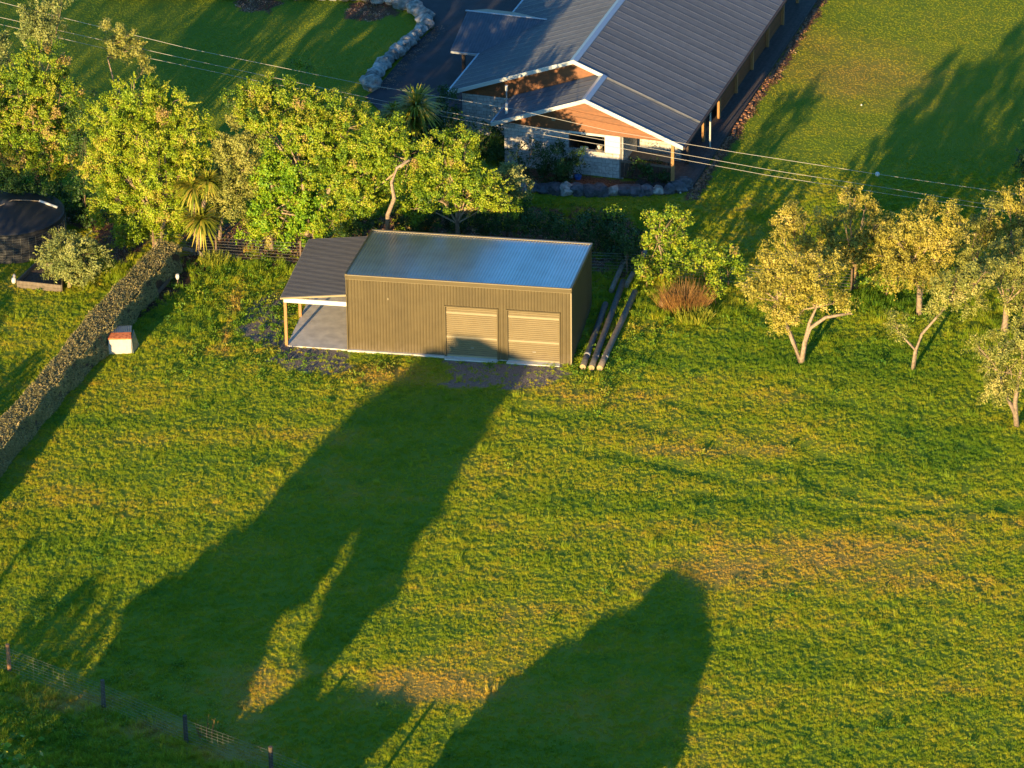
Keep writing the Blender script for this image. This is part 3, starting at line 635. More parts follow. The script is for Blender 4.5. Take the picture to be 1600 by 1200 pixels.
# raised bed
P = G(60, 440); rb = empty('raised_bed', (P[0], P[1], 0), 0, 'timber framed raised garden bed beside the round silver bush', 'raised bed')
q = [G(*s)[:2]-P[:2] for s in ((28,449),(58,420),(100,424),(96,456))]
for (a, b) in ((0,1),(1,2),(3,0),(2,3)):
    A, B = q[a], q[b]; n_ = np.array([-(B-A)[1], (B-A)[0]]); n_ = n_/np.linalg.norm(n_)*.05
    for kz in (0, 1): MB().hexa([(*A, kz*.2),(*B, kz*.2),(*(B+n_), kz*.2),(*(A+n_), kz*.2),(*A, kz*.2+.19),(*B, kz*.2+.19),(*(B+n_), kz*.2+.19),(*(A+n_), kz*.2+.19)]).obj('plank', M['plank'], rb)
MB().prism([(*q[0], 0), (*q[3], 0), (*q[2], 0), (*q[1], 0)], (0, 0, .16)).obj('bed_soil', M['soil'], rb)
P = G(22, 443); e = empty('garden_ornament', (P[0], P[1], 0), 0, 'small white and pink ornament beside the raised bed corner', 'ornament')
MB().tube([(0,0,0),(0,0,.12),(0,0,.3),(0,0,.36)], [.08,.13,.11,.04], 10).obj('body', M['white'], e, True); MB().tube([(.02,0,.34),(.03,0,.42),(.03,0,.52)], [.05,.09,.04], 10).obj('head', M['boxpanel'], e, True)
# board behind the hedge and stake
a = G(232, 478); b = G(266, 440); dv_ = (b-a)[:2]; n_ = np.array([-dv_[1], dv_[0]])/np.linalg.norm(dv_)*.05
o = MB().hexa([(*a[:2],0),(*b[:2],0),(*(b[:2]+n_),0),(*(a[:2]+n_),0),(*a[:2],.26),(*b[:2],.26),(*(b[:2]+n_),.26),(*(a[:2]+n_),.26)]).obj('edging_board', M['plank']); tag(o, 'long timber board on edge in the shade right of the hedge', 'board')
P = G(278, 447); e = empty('garden_stake', (P[0], P[1], 0), 0, 'white capped stake in the soil strip right of the hedge', 'stake')
MB().tube([(0,0,0),(0,0,.45)], .03, 6).obj('stick', M['oldpost'], e); MB().tube([(0,0,.4),(0,0,.5),(0,0,.66)], [.07,.1,.08], 8).obj('cap', M['white'], e)

# ------------------------------------------------------------------ fences
def fence(name, label, posts, hgt, nw, post_r, pm, wire_r=.007, net=False, top=None):
    o0 = posts[0]; e = empty(name, (o0[0], o0[1], 0), 0, label, 'fence')
    for i, P in enumerate(posts):
        x, y = P[0]-o0[0], P[1]-o0[1]; MB().tube([(x, y, -.1), (x+random.uniform(-.03,.03), y, hgt+.1)], [post_r, post_r*.92], 8).obj('post', pm[i % len(pm)] if isinstance(pm, list) else pm, e)
    for k in range(nw):
        z = hgt*(k+.7)/nw; MB().tube([(P[0]-o0[0], P[1]-o0[1]-post_r, z+random.uniform(-.02,.02)) for P in posts], wire_r, 3).obj('wire', M['wire'], e)
    if net:
        mb = MB()
        for (A, B) in zip(posts[:-1], posts[1:]):
            L = math.hypot(B[0]-A[0], B[1]-A[1]); 
            for t in np.arange(0, 1, .28/L): x = A[0]+(B[0]-A[0])*t-o0[0]; y = A[1]+(B[1]-A[1])*t-o0[1]-post_r; mb.tube([(x, y, .05), (x, y, hgt*.93)], wire_r*.5, 3, False)
        mb.obj('stay_wires', M['wire'], e)['kind'] = 'stuff'
    return e
fp = [G(*q)[:2] for q in ((-130,1002),(15,1048),(162,1104),(291,1160),(424,1209),(560,1262),(700,1315))]
fence('paddock_fence', 'post and wire netting fence running across the lower left corner of the paddock', fp, 1.2, 8, .10, [M['oldpost'], M['sunlitpost'], M['oldpost'], M['oldpost'], M['oldpost'], M['oldpost'], M['oldpost']], .0045, True)
bp_ = [G(*q)[:2] for q in ((240,394),(305,400),(338,402),(470,411),(640,416),(800,420),(980,427),(1003,428),(1126,441),(1200,447),(1330,455))]
fence('garden_fence', 'old seven wire fence along the back of the paddock under the trees', bp_, 1.15, 7, .05, M['bark2'], .008)
P = G(1003, 429)
# ------------------------------------------------------------------ power lines
def cable(y0, y1, pts, label):
    # pts: pixel samples, first and last extrapolated to poles outside the view
    P = [GY(px, py, y0+(y1-y0)*(px+200)/2000) for px, py in pts]
    o = MB().tube(P, .010, 5).obj('overhead_cable', M['cable']); return tag(o, label, 'cable', 'overhead cables')
c1 = cable(30, 15, [(-400,-95),(0,3),(50,16),(300,77),(560,130),(800,170),(950,204),(1150,238),(1370,272),(1565,300),(1700,319),(2100,372)], 'topmost of the three overhead cables, the one carrying the white ball')
c2 = cable(30, 15, [(-400,-62),(0,27),(300,94),(600,158),(800,193),(950,220),(1200,265),(1400,296),(1570,324),(1700,342),(2100,395)], 'middle of the three overhead cables crossing the picture')
c3 = cable(30, 15, [(-400,-52),(0,38),(200,84),(400,126),(600,164),(800,202),(950,228),(1200,274),(1400,305),(1570,330),(1700,349),(2100,402)], 'lowest of the three overhead cables crossing the picture')
P = GY(1371, 272, 30-15*1571/2000); import bmesh
bm = bmesh.new(); bmesh.ops.create_icosphere(bm, subdivisions=3, radius=.12); me = bpy.data.meshes.new('marker_ball'); bm.to_mesh(me); bm.free(); me.materials.append(M['white'])
me.polygons.foreach_set('use_smooth', [True]*len(me.polygons))
o = link('marker_ball', me); o.location = P; tag(o, 'white marker ball hanging on the upper overhead cable at the right', 'ball')
for q, nm in (((-400, -75), 0), ((2100, 388), 1)):
    P = GY(q[0], q[1], 30-15*(q[0]+200)/2000); e = empty('power_pole', (P[0], P[1], 0), 0, ['left timber power pole carrying the overhead cables', 'right timber power pole carrying the overhead cables'][nm], 'pole', 'power poles')
    MB().tube([(0,0,0),(0,0,P[2]+1)], [.16,.11], 10).obj('pole_shaft', M['oldpost'], e); MB().box(-.06, .06, -1.2, 1.2, P[2]-.3, P[2]-.1).obj('cross_arm', M['oldpost'], e)
for i, (px, py) in enumerate(((1346, 164), (1063, 301), (1418, 742))):
    P = G(px, py, .07); bm = bmesh.new(); bmesh.ops.create_icosphere(bm, subdivisions=2, radius=.05); me = bpy.data.meshes.new('white_ball'); bm.to_mesh(me); bm.free(); me.materials.append(M['white'])
    if i < 2: o = link('white_ball', me); o.location = P; tag(o, ['tiny white ball on the sunlit lawn right of the house', 'tiny white ball on the shaded grass by the corner of the stone edging'][i], 'ball')

# ------------------------------------------------------------------ foliage
def leaf_quads(Cn, N, L, Wd, rnd, name, m, parent, jitter=.9, droop=0.0):
    """diamond leaves; Cn centres, N preferred normals"""
    n = len(Cn); nn = N+rng.normal(0, jitter, (n, 3)); nn /= np.linalg.norm(nn, axis=1)[:, None]+1e-9
    t = rng.normal(0, 1, (n, 3)); t[:, 2] -= droop; t -= nn*(t*nn).sum(1)[:, None]; t /= np.linalg.norm(t, axis=1)[:, None]+1e-9
    b = np.cross(nn, t); l = (L*rng.uniform(.7, 1.3, n))[:, None]/2; w_ = (Wd*rng.uniform(.7, 1.3, n))[:, None]/2
    V = np.empty((n, 4, 3)); V[:, 0] = Cn-t*l; V[:, 1] = Cn+b*w_+nn*l*.15; V[:, 2] = Cn+t*l; V[:, 3] = Cn-b*w_+nn*l*.15
    F = np.arange(n*4).reshape(n, 4)
    return link(name, fastmesh(name, V.reshape(-1, 3), F, m, {'rnd': np.repeat(np.clip(rnd, 0, 1), 4)}), parent)
KIND = {  # leaf length, width, leaves per m2 of lobe surface, clump radius, material, jitter, droop
 'broad': (.098, .07, 390, .28, 'broad', .9, .3), 'broad2': (.12, .085, 300, .32, 'broad2', .9, .3), 'willow': (.11, .055, 420, .30, 'willow', .9, 1.0),
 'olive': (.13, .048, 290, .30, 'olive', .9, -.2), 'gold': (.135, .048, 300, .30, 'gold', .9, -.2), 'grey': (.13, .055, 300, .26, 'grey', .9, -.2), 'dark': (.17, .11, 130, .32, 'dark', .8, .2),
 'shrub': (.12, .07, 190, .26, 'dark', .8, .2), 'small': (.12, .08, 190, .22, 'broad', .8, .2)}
def crown_pts(lobes, dens, cr, up=.35, dry=.04):
    Cs = []; Ns = []; Rn = []
    for (c, r) in lobes:
        r = np.array(r); area = 4*math.pi*((r[0]*r[1])**1.6/3+(r[0]*r[2])**1.6/3+(r[1]*r[2])**1.6/3)**(1/1.6)
        nc = max(6, int(area/(cr*cr*4.6))); n_leaf = max(30, int(dens*area*1.05))
        u = rng.normal(0, 1, (nc, 3)); u /= np.linalg.norm(u, axis=1)[:, None]
        rad = rng.uniform(.50, 1.14, nc); rad[rng.random(nc) < .2] *= .6; rad[rng.random(nc) < .12] *= 1.18
        cc = c+u*r*rad[:, None]; cv = rng.normal(.0, .19, nc); size = cr*rng.uniform(.5, 1.5, nc)
        which = rng.choice(nc, n_leaf, p=size**2/np.sum(size**2))
        K = 9; sd = rng.normal(0, 1, (nc, K, 3)); sd /= np.linalg.norm(sd, axis=2)[:, :, None]; sd = sd*.8+u[:, None, :]*.75+np.array([0, 0, up]); sd /= np.linalg.norm(sd, axis=2)[:, :, None]
        kk_ = rng.integers(0, K, n_leaf); w_ = sd[which, kk_]; tl = rng.uniform(.0, 1.0, n_leaf)**.75
        P = cc[which]+w_*(size[which]*1.45*tl)[:, None]+rng.normal(0, 1, (n_leaf, 3))*(.05+.10*size[which]*(1.1-tl))[:, None]
        cv[rng.random(nc) < dry] = .62
        ns_ = int(nc*.35); us = rng.normal(0, 1, (ns_, 3)); us[:, 2] = np.abs(us[:, 2])*.8+.1; us /= np.linalg.norm(us, axis=1)[:, None]; so_ = rng.integers(0, ns_, int(n_leaf*.13)) if ns_ else np.zeros(0, int)
        tt = .9+.55*rng.random(len(so_))**1.5; Ps = c+us[so_]*r*tt[:, None]+rng.normal(0, .055, (len(so_), 3))*(1.5-tt)[:, None]*1.6
        Cs.append(Ps); Ns.append(rng.normal(0, 1, Ps.shape)); Rn.append(.55+rng.normal(0, .15, len(Ps)))
        Cs.append(P); Ns.append(w_*.8+u[which]*.6+np.array([0, 0, .25])); Rn.append(.43+cv[which]*.85+rng.normal(0, .12, n_leaf))
    return np.concatenate(Cs), np.concatenate(Ns), np.concatenate(Rn)
NT = [0]
def tree(name, label, cat, base, lobes, kind='broad', trunk=.16, bark='bark2', stems=None, dens=1.0, group=None, branches=True, world=False, crn=1.0, dry=.02, sdy=0.0):
    """base pixel (ground), lobes (px, py, rx_px, ry_px[, dy metres])"""
    NT[0] += 1; P = G(*base) if not world else np.array(base); k = pxm(P); e = empty(name, (P[0], P[1], 0), 0, label, cat, group)
    O = np.array([P[0], P[1], 0]); LB = []
    for lb in lobes:
        if world: LB.append((np.array(lb[0])-O, lb[1])); continue
        px, py, rx, ry = lb[:4]; ks = 1 if kind in ('shrub', 'dark', 'grey') else random.uniform(.80, .98); rx *= ks; ry *= ks; dy = lb[4] if len(lb) > 4 else 0; c = GY(px, py, P[1]+dy); kk = pxm(c); rxm = rx/kk; rzm = ry/kk/.97
        c[2] = max(c[2], rzm*.5)
        LB.append((c-O, (rxm, (rxm+rzm)*.5, rzm)))
    L, Wd, dn, cr, mt, jit, dr = KIND[kind]
    Cn, N, rn = crown_pts(LB, dn*dens, cr*crn, -.5 if kind == 'willow' else (.55 if kind in ('olive', 'gold', 'grey', 'small') else .3), dry)
    ok = Cn[:, 2] > .02; leaf_quads(Cn[ok], N[ok], L, Wd, rn[ok], 'crown', M[mt], e, jit, dr)
    # trunk, stems and limbs
    tr = MB(); zt = np.mean([c[2] for c, r in LB]); top = np.array([np.mean([c[0] for c, r in LB]), np.mean([c[1] for c, r in LB]), zt])
    if stems:
        for st in stems:
            pts = [np.zeros(3)]
            for (px, py) in st: c = GY(px, py, P[1]+sdy*min(1, len(pts)/2)); pts.append(c-O)
            rads = np.linspace(1, .45, len(pts))*trunk; pts[0][2] = -.1; tr.tube(pts, list(rads), 7)
            top = pts[-1]
        forks = [GY(*st[-1], P[1])-O for st in stems]
    else:
        mid = top*np.array([.35, .35, .5]); tr.tube([(0, 0, -.1), (trunk*.5, 0, mid[2]*.4), tuple(mid), tuple(top*np.array([.8,.8,.85]))], [trunk*1.25, trunk, trunk*.75, trunk*.5], 7); forks = [mid]
    tr.obj('trunk', M[bark], e, True)
    if branches:
        br = MB()
        for (c, r) in LB:
            f0 = min(forks, key=lambda q: np.linalg.norm(q-c)); m_ = (f0+c)/2+rng.normal(0, .15, 3); br.tube([f0, m_, c], [trunk*.4, trunk*.24, trunk*.10], 5, False)
            for j in range(7):
                u = rng.normal(0, 1, 3); u /= np.linalg.norm(u); q = c+u*np.array(r)*.92; br.tube([(m_ if j % 2 else c), (c+q)/2+rng.normal(0, .08, 3), q], [trunk*.12, trunk*.07, trunk*.04], 4, False)
        br.obj('branches', M['twig'], e, True)
    return e
tree('broadleaf_tree', 'tall yellow green tree rising at the left edge behind the black tank', 'tree', (60,335), [(62,105,45,35),(30,150,45,42),(95,150,30,32),(60,190,60,45),(100,215,26,35),(30,230,40,40),(80,250,40,30),(-20,180,50,60),(110,255,18,18),(-10,240,30,30)], 'broad', .2, dry=.16)
tree('shoot_tree', 'narrow leafy shoots standing above the left edge tree', 'tree', (80,260), [(55,25,22,28),(70,50,26,28),(45,60,20,20),(85,10,12,16),(100,-10,16,14),(0,75,14,28)], 'grey', .06, 'bark', dens=.8)
tree('willow_tree', 'big bright yellow green tree drooping to the ground at the hedge end', 'tree', (246,383), [(215,155,55,36),(265,165,42,32),(170,190,38,35),(230,210,75,50),(295,205,34,36),(175,250,42,45),(240,270,70,48),(300,255,30,40),(180,310,38,38),(250,325,55,40,-.3),(212,345,36,32,-.4),(285,330,30,30),(200,372,16,18,-.4),(155,265,18,25)], 'willow', .22, 'bark', [[(238,365),(235,330)],[(252,360),(262,320)]])
tree('topped_shoot_tree', 'slim leafy tree top with bare brown stems above the drooping tree', 'tree', (205,270), [(178,60,16,20),(200,55,18,16),(190,80,22,20),(212,78,18,18),(225,105,12,14)], 'olive', .07, 'bark', [[(190,200),(185,120)],[(205,200),(210,125)],[(200,210),(168,90)],[(215,210),(225,130)]])
tree('olive_tree', 'soft grey green rounded tree between the cabbage tree and the broadleaf mass', 'tree', (343,374), [(372,222,30,32,-.8),(398,212,20,22,-.8),(352,252,30,34,-1),(380,265,32,34,-1),(350,295,30,30,-1),(378,305,26,24,-1),(360,325,28,20,-.8),(335,318,16,20,-.5)], 'olive', .11, 'bark', [[(345,352),(352,320)]])
tree('broadleaf_tree', 'glossy green tree with a pale bare trunk left of the carport', 'tree', (425,391), [(425,285,32,34),(450,330,44,34),(412,335,22,28),(470,290,34,32),(430,360,36,22),(395,365,20,16),(500,330,36,34),(470,365,34,20),(440,260,34,28)], 'broad2', .14, 'bark', [[(423,370),(425,330)]])
tree('wide_canopy_tree', 'spreading tree whose crown tops the middle of the row behind the carport', 'tree', (480,392), [(395,145,26,22,1),(430,150,34,24,1),(470,165,38,26,1),(520,170,36,24,1),(400,185,30,26),(440,200,40,30),(490,205,44,32),(545,200,38,28),(360,160,12,12,1),(540,235,40,30),(480,250,45,28)], 'broad', .16, 'bark', [[(480,330),(470,270)],[(500,330),(530,260)]])
tree('white_trunk_tree', 'tree with a pale crooked limb showing behind the shed roof corner', 'tree', (605,402), [(585,225,44,36),(630,250,36,34),(560,265,36,34),(600,285,42,30,.8),(645,290,26,26),(565,310,34,28),(610,215,34,24),(530,290,26,26),(520,345,30,22)], 'broad', .13, 'bark', [[(606,335),(616,310),(612,285),(620,262),(640,250)]], sdy=-2.0)
tree('broadleaf_tree', 'rounded bright green tree at the right end of the row, left of the house', 'tree', (715,408), [(690,235,34,28),(725,232,22,26),(700,275,42,34),(740,280,36,32),(765,300,30,28),(690,305,30,24),(735,320,38,20),(785,320,20,14),(660,300,24,22),(650,325,26,18)], 'broad', .14)
tree('silver_shrub', 'small grey leaved tree just left of the block house wall', 'shrub', (792,372), [(800,270,18,16),(790,290,24,22),(815,300,14,16),(780,312,22,18)], 'grey', .05, dens=.9)
tree('yucca_backing_tree', 'dark leafy tree around the spiky palm head', 'tree', (665,300), [(640,200,30,24),(670,210,34,28),(700,205,22,22),(660,235,30,22),(620,190,20,20)], 'dark', .1)
tree('tip_shoot', 'lone leafy tip poking up against the shaded lawn at upper left', 'shoot', (468,190), [(466,103,8,5),(478,107,7,5)], 'broad', .02, branches=False, dens=.8)
tree('tip_shoot', 'lone leafy tip catching the sun in the shade behind the shed', 'shoot', (960,400), [(955,328,7,4),(965,330,6,4)], 'broad', .02, branches=False, dens=.8)
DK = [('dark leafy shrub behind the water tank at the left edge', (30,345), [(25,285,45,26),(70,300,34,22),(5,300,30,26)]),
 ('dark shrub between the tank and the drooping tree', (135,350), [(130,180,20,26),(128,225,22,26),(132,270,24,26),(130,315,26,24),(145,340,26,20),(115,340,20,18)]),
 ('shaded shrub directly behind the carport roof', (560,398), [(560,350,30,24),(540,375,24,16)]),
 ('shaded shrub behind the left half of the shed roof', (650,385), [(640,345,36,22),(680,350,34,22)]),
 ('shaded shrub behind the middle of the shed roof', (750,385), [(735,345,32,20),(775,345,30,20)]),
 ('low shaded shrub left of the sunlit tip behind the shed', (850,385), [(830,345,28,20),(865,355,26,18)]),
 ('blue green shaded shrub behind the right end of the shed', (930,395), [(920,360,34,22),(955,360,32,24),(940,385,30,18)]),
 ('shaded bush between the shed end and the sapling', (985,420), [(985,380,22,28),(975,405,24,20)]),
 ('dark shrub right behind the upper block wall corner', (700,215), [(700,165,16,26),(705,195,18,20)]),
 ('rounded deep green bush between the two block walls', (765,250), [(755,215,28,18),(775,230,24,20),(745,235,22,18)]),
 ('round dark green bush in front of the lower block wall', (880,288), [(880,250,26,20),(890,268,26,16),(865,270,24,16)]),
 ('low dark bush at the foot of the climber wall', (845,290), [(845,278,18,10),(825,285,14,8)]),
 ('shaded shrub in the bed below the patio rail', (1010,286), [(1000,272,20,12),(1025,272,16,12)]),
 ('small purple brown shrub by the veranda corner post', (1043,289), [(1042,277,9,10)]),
 ('dark rounded bush at the right edge of the far lawn, enlarged out of view for shade', (1598,296), [(1600,268,14,20),(1625,255,26,26),(1650,230,46,55),(1690,190,60,80),(1760,200,70,90)])]  # big lobes beyond the right edge are added, unseen, to shade the lawn
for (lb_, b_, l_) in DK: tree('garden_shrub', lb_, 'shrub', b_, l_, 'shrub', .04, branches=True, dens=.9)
tree('wall_climber', 'sparse climbing shrub trained on the lower block wall', 'climber', (822,285), [(808,238,10,10),(830,228,10,8),(845,235,9,8),(818,250,9,9),(838,248,8,7)], 'small' if 0 else 'shrub', .035, dens=.55, stems=[[(815,260),(808,238)],[(825,258),(832,230)],[(830,260),(848,238)]])
# right-hand side
tree('sapling', 'upright young green tree beside the old fence right of the shed', 'tree', (1033,432), [(1012,340,6,9),(1024,336,9,12),(1040,332,9,13),(1053,338,9,13),(1069,342,11,13),(1020,358,12,12),(1042,358,11,12),(1066,362,10,12),(1012,376,11,9),(1035,380,18,11),(1062,386,16,12),(1040,400,24,12),(1020,415,14,12)], 'small', .07, 'bark', [[(1033,415),(1033,395),(1028,380)]], dens=1.1, crn=.75)
tree('leafy_bush', 'rounded light green bush just right of the sapling', 'shrub', (1100,440), [(1100,392,17,15),(1090,412,18,15),(1115,414,14,13)], 'small', .04)
tree('leafy_bush', 'light green bush between the sapling group and the first olive', 'shrub', (1138,446), [(1136,402,18,18),(1148,420,16,16),(1125,425,14,14)], 'small', .04)
tree('leafy_plant', 'small bright fan leaved plant right of the rust brown bush', 'plant', (1118,478), [(1113,440,9,7),(1122,450,12,9),(1110,462,14,10)], 'small', .02, dens=.7, branches=False)
tree('creeper_mound', 'green creeper mound over the fence foot left of the rust brown bush', 'plant', (1010,450), [(1000,418,14,12),(1030,432,22,10),(1005,440,20,12)], 'small', .03, branches=False)
tree('olive_tree', 'wide golden olive with a forked pale trunk, nearest the shed', 'olive tree', (1252,567), [(1240,415,40,24),(1205,430,38,24),(1280,430,34,26),(1180,452,28,16),(1225,455,42,24),(1262,465,40,26),(1300,475,24,13),(1322,482,14,9),(1215,490,30,16),(1240,500,24,16),(1215,512,12,10),(1165,448,14,12)], 'gold', .14, 'bark', [[(1240,535),(1228,505),(1215,470)],[(1258,535),(1265,505),(1275,480)],[(1258,535),(1266,512),(1290,496),(1325,490)]], dens=.75)
tree('olive_tree', 'golden olive top behind the forked one with the light stripe of lawn above it', 'olive tree', (1245,450), [(1240,335,22,14),(1258,350,24,16),(1222,355,24,13),(1245,372,28,16),(1215,390,20,16),(1265,392,26,20)], 'gold', .12, dens=.85)
tree('olive_tree', 'olive with a rounded golden head and dark lower foliage in the rear row', 'olive tree', (1335,450), [(1335,310,22,18),(1350,330,24,20),(1368,352,18,18),(1318,345,22,16),(1325,375,32,22),(1355,385,28,22),(1300,395,24,18),(1335,410,34,18)], 'gold', .15, dens=.9)
tree('olive_tree', 'largest golden olive with twin rounded heads near the right edge', 'olive tree', (1436,492), [(1440,345,30,22),(1462,365,30,24),(1490,350,22,22),(1482,330,12,12),(1400,370,28,22),(1425,400,40,24),(1385,400,26,20),(1460,400,34,24),(1410,428,38,20),(1450,430,30,20)], 'gold', .15, 'bark', [[(1438,460),(1447,430)],[(1436,450),(1420,420)]], dens=.9)
tree('olive_tree', 'leaning olive with one bare curved trunk in the front right', 'olive tree', (1426,578), [(1495,440,30,22),(1525,445,28,24),(1480,465,24,16),(1510,475,26,16),(1402,508,18,14),(1412,525,12,10),(1465,480,18,14),(1540,425,26,20)], 'olive', .10, 'bark', [[(1430,550),(1440,522),(1460,500),(1485,470)],[(1432,548),(1405,520)]], dens=.85)
tree('olive_tree', 'olive with twiggy bare left side standing at the right edge in front', 'olive tree', (1589,667), [(1560,545,30,24),(1590,525,28,26),(1545,575,24,24),(1580,580,30,26),(1555,610,24,22),(1625,560,36,40),(1575,615,18,16),(1530,545,14,14)], 'olive', .14, 'bark', [[(1586,630),(1590,600),(1598,570)],[(1584,640),(1568,610),(1560,580)]], dens=.85)
tree('olive_tree', 'khaki olive filling the right edge between the front and rear rows', 'olive tree', (1568,520), [(1560,405,34,26),(1590,395,30,28),(1575,440,36,24),(1535,420,24,20),(1610,430,40,34),(1600,480,30,20)], 'olive', .15, 'bark', dens=.85)
tree('olive_tree', 'golden olive at the upper right edge with bare branches at the cable end', 'olive tree', (1585,450), [(1578,315,16,20),(1592,340,18,20),(1560,350,18,12),(1545,360,16,12),(1585,370,30,16),(1600,300,12,12),(1615,345,26,30),(1555,380,26,14)], 'gold', .14, 'bark', dens=.85)
tree('rear_olive', 'shaded olive foliage between the first two golden heads of the rear row', 'olive tree', (1290,445), [(1285,385,26,24),(1300,410,30,20),(1275,415,22,18)], 'olive', .08)
tree('rear_olive', 'shaded olive foliage left of the twin headed golden olive', 'olive tree', (1395,450), [(1392,360,24,20),(1385,390,30,24),(1400,420,34,20)], 'olive', .09)
tree('rear_olive', 'shaded olive foliage between the twin headed olive and the right edge', 'olive tree', (1520,455), [(1525,365,26,22),(1515,395,34,26),(1530,425,36,22),(1550,330,14,14)], 'olive', .1)
tree('understory_bush', 'low bright green bush under the olives by the fence', 'shrub', (1385,462), [(1360,432,28,12),(1395,430,30,13),(1425,438,22,10)], 'small', .05, dens=.9)
tree('round_bush', 'round silver green bush on the left lawn by the raised bed', 'shrub', (108,448), [(112,392,42,26),(95,410,34,26),(132,408,34,26),(112,425,34,18)], 'grey', .1, 'bark', dens=1.0)
# rust brown dead bush: stems
def stalks(name, label, cat, base, n, h, spread, mt, wdt=.02, lean=.5):
    P = G(*base); e = empty(name, (P[0], P[1], 0), 0, label, cat)
    a = rng.uniform(0, 2*math.pi, n); r0 = rng.uniform(0, spread, n)**.8; b0 = np.stack([np.cos(a)*r0, np.sin(a)*r0*.8, np.zeros(n)], 1)
    hh = h*rng.uniform(.45, 1.1, n); t = b0+np.stack([np.cos(a)*hh*lean*rng.uniform(.1, 1, n), np.sin(a)*hh*lean*rng.uniform(.1, 1, n), hh], 1)
    w_ = rng.normal(0, 1, (n, 3)); w_[:, 2] = 0; w_ /= np.linalg.norm(w_, axis=1)[:, None]; w_ *= wdt
    mid = (b0+t)/2+rng.normal(0, .06, (n, 3)); V = np.empty((n, 6, 3)); V[:, 0] = b0-w_; V[:, 1] = b0+w_; V[:, 2] = mid+w_; V[:, 3] = mid-w_; V[:, 4] = t+w_*.4; V[:, 5] = t-w_*.4
    F = np.concatenate([np.arange(n)[:, None]*6+np.array([0,1,2,3]), np.arange(n)[:, None]*6+np.array([3,2,4,5])])
    link('stems', fastmesh('stems', V.reshape(-1, 3), F, M[mt], {'rnd': np.repeat(rng.uniform(0, .8, n), 6)}), e); return e
e = stalks('dry_bush', 'rust brown dead twiggy bush right of the log pile', 'bush', (1070,483), 1500, 1.15, 1.05, 'deadtwig', .007, .9)
stalks('dry_weeds', 'pale dry weed stalks sunlit on the paddock fence', 'weeds', (322,1150), 40, .9, .35, 'deadtwig', .012, .3)
stalks('tall_grass_clump', 'yellow grass clump at the foot of the rust brown bush', 'grass clump', (1085,500), 900, .6, .8, 'spike', .015, .7)
stalks('tall_grass_clump', 'yellow tall grass clump by the old fence left of the carport', 'grass clump', (335,412), 700, .5, .7, 'spike', .012, .6)
# sword-leaved cabbage trees / yuccas
def spiky(name, label, base, heads, trunk=.12, L=1.0):
    P = G(*base); e = empty(name, (P[0], P[1], 0), 0, label, 'cabbage tree'); O = np.array([P[0], P[1], 0])
    tr = MB()
    for hi_, (px, py, r) in enumerate(heads):
        c = GY(px, py, P[1]-.3)-O; tr.tube([(0, 0, 0), tuple(c*.5*np.array([.8,.8,1])), tuple(c)], [trunk*1.2, trunk, trunk*.8], 8)
        n = 260; u = rng.normal(0, 1, (n, 3)); u[:, 2] = u[:, 2]*.8+.25; u /= np.linalg.norm(u, axis=1)[:, None]; l = r/pxm(P)*rng.uniform(.75, 1.1, n)
        s_ = np.cross(u, (0, 0, 1.0)); s_ /= np.linalg.norm(s_, axis=1)[:, None]+1e-6; s_ *= .05
        m_ = c+u*l[:, None]*.55; t = c+u*l[:, None]; t[:, 2] -= l*.22; V = np.empty((n, 6, 3)); V[:, 0] = c-s_*.5; V[:, 1] = c+s_*.5; V[:, 2] = m_+s_; V[:, 3] = m_-s_; V[:, 4] = t+s_*.15; V[:, 5] = t-s_*.15
        F = np.concatenate([np.arange(n)[:, None]*6+np.array([0,1,2,3]), np.arange(n)[:, None]*6+np.array([3,2,4,5])])
        link('leaf_head', fastmesh('leaf_head', V.reshape(-1, 3), F, M['spike'], {'rnd': np.repeat(rng.uniform(.1, 1, n), 6)}), e)
    tr.obj('trunk', M['bark'], e, True); return e
spiky('cabbage_tree', 'spiky cabbage tree with a pale trunk standing at the old fence', (308,398), [(314,342,40),(302,293,38),(325,282,26)])
spiky('cabbage_tree', 'spiky palm like head catching the sun beside the asphalt drive', (655,300), [(650,165,46),(618,178,30),(640,190,34)])

# ------------------------------------------------------------------ hedge
HH = 1.35
hl = [G(*q, HH)[:2] for q in ((-150,812),(0,654),(36,617),(64,583),(92,551),(136,493),(179,448),(215,412),(251,374))]
hr = [G(*q, HH)[:2] for q in ((-110,860),(7,692),(82,604),(125,555),(172,509),(201,473),(229,441),(250,416),(282,384))]
hedge = empty('hedge', (-20, 4, 0), 0, 'long clipped khaki hedge running diagonally down the left side', 'hedge'); HO = np.array([-20, 4, 0])
def resample(pl, n):
    pl = np.array(pl); s = np.r_[0, np.cumsum(np.linalg.norm(np.diff(pl, axis=0), axis=1))]; t = np.linspace(0, s[-1], n); return np.stack([np.interp(t, s, pl[:, 0]), np.interp(t, s, pl[:, 1])], 1)
A = resample(hl, 60); B = resample(hr, 60)
mb = MB()
for i in range(60): 
    for (p, z) in ((A[i], 0), (A[i], HH-.08), (B[i], HH-.08), (B[i], 0)): q_ = p+(((A[i]+B[i])/2-p)*.1); mb.v.append((q_[0]-HO[0], q_[1]-HO[1], z))
for i in range(59):
    for j in range(3): mb.f.append((i*4+j, i*4+j+1, i*4+j+5, i*4+j+4))
mb.f += [(0,1,2,3), (236,239,238,237)]
mb.obj('hedge_core', M['darkwood'], hedge)
n = 75000; t = rng.uniform(0, 58.99, n); i0 = t.astype(int); f_ = (t-i0)[:, None]; a_ = A[i0]*(1-f_)+A[i0+1]*f_; b_ = B[i0]*(1-f_)+B[i0+1]*f_
ac = (a_-b_); ac /= np.linalg.norm(ac, axis=1)[:, None]; face = rng.random(n); top_ = face < .42; lef = (face >= .42) & (face < .66); rig = face >= .66
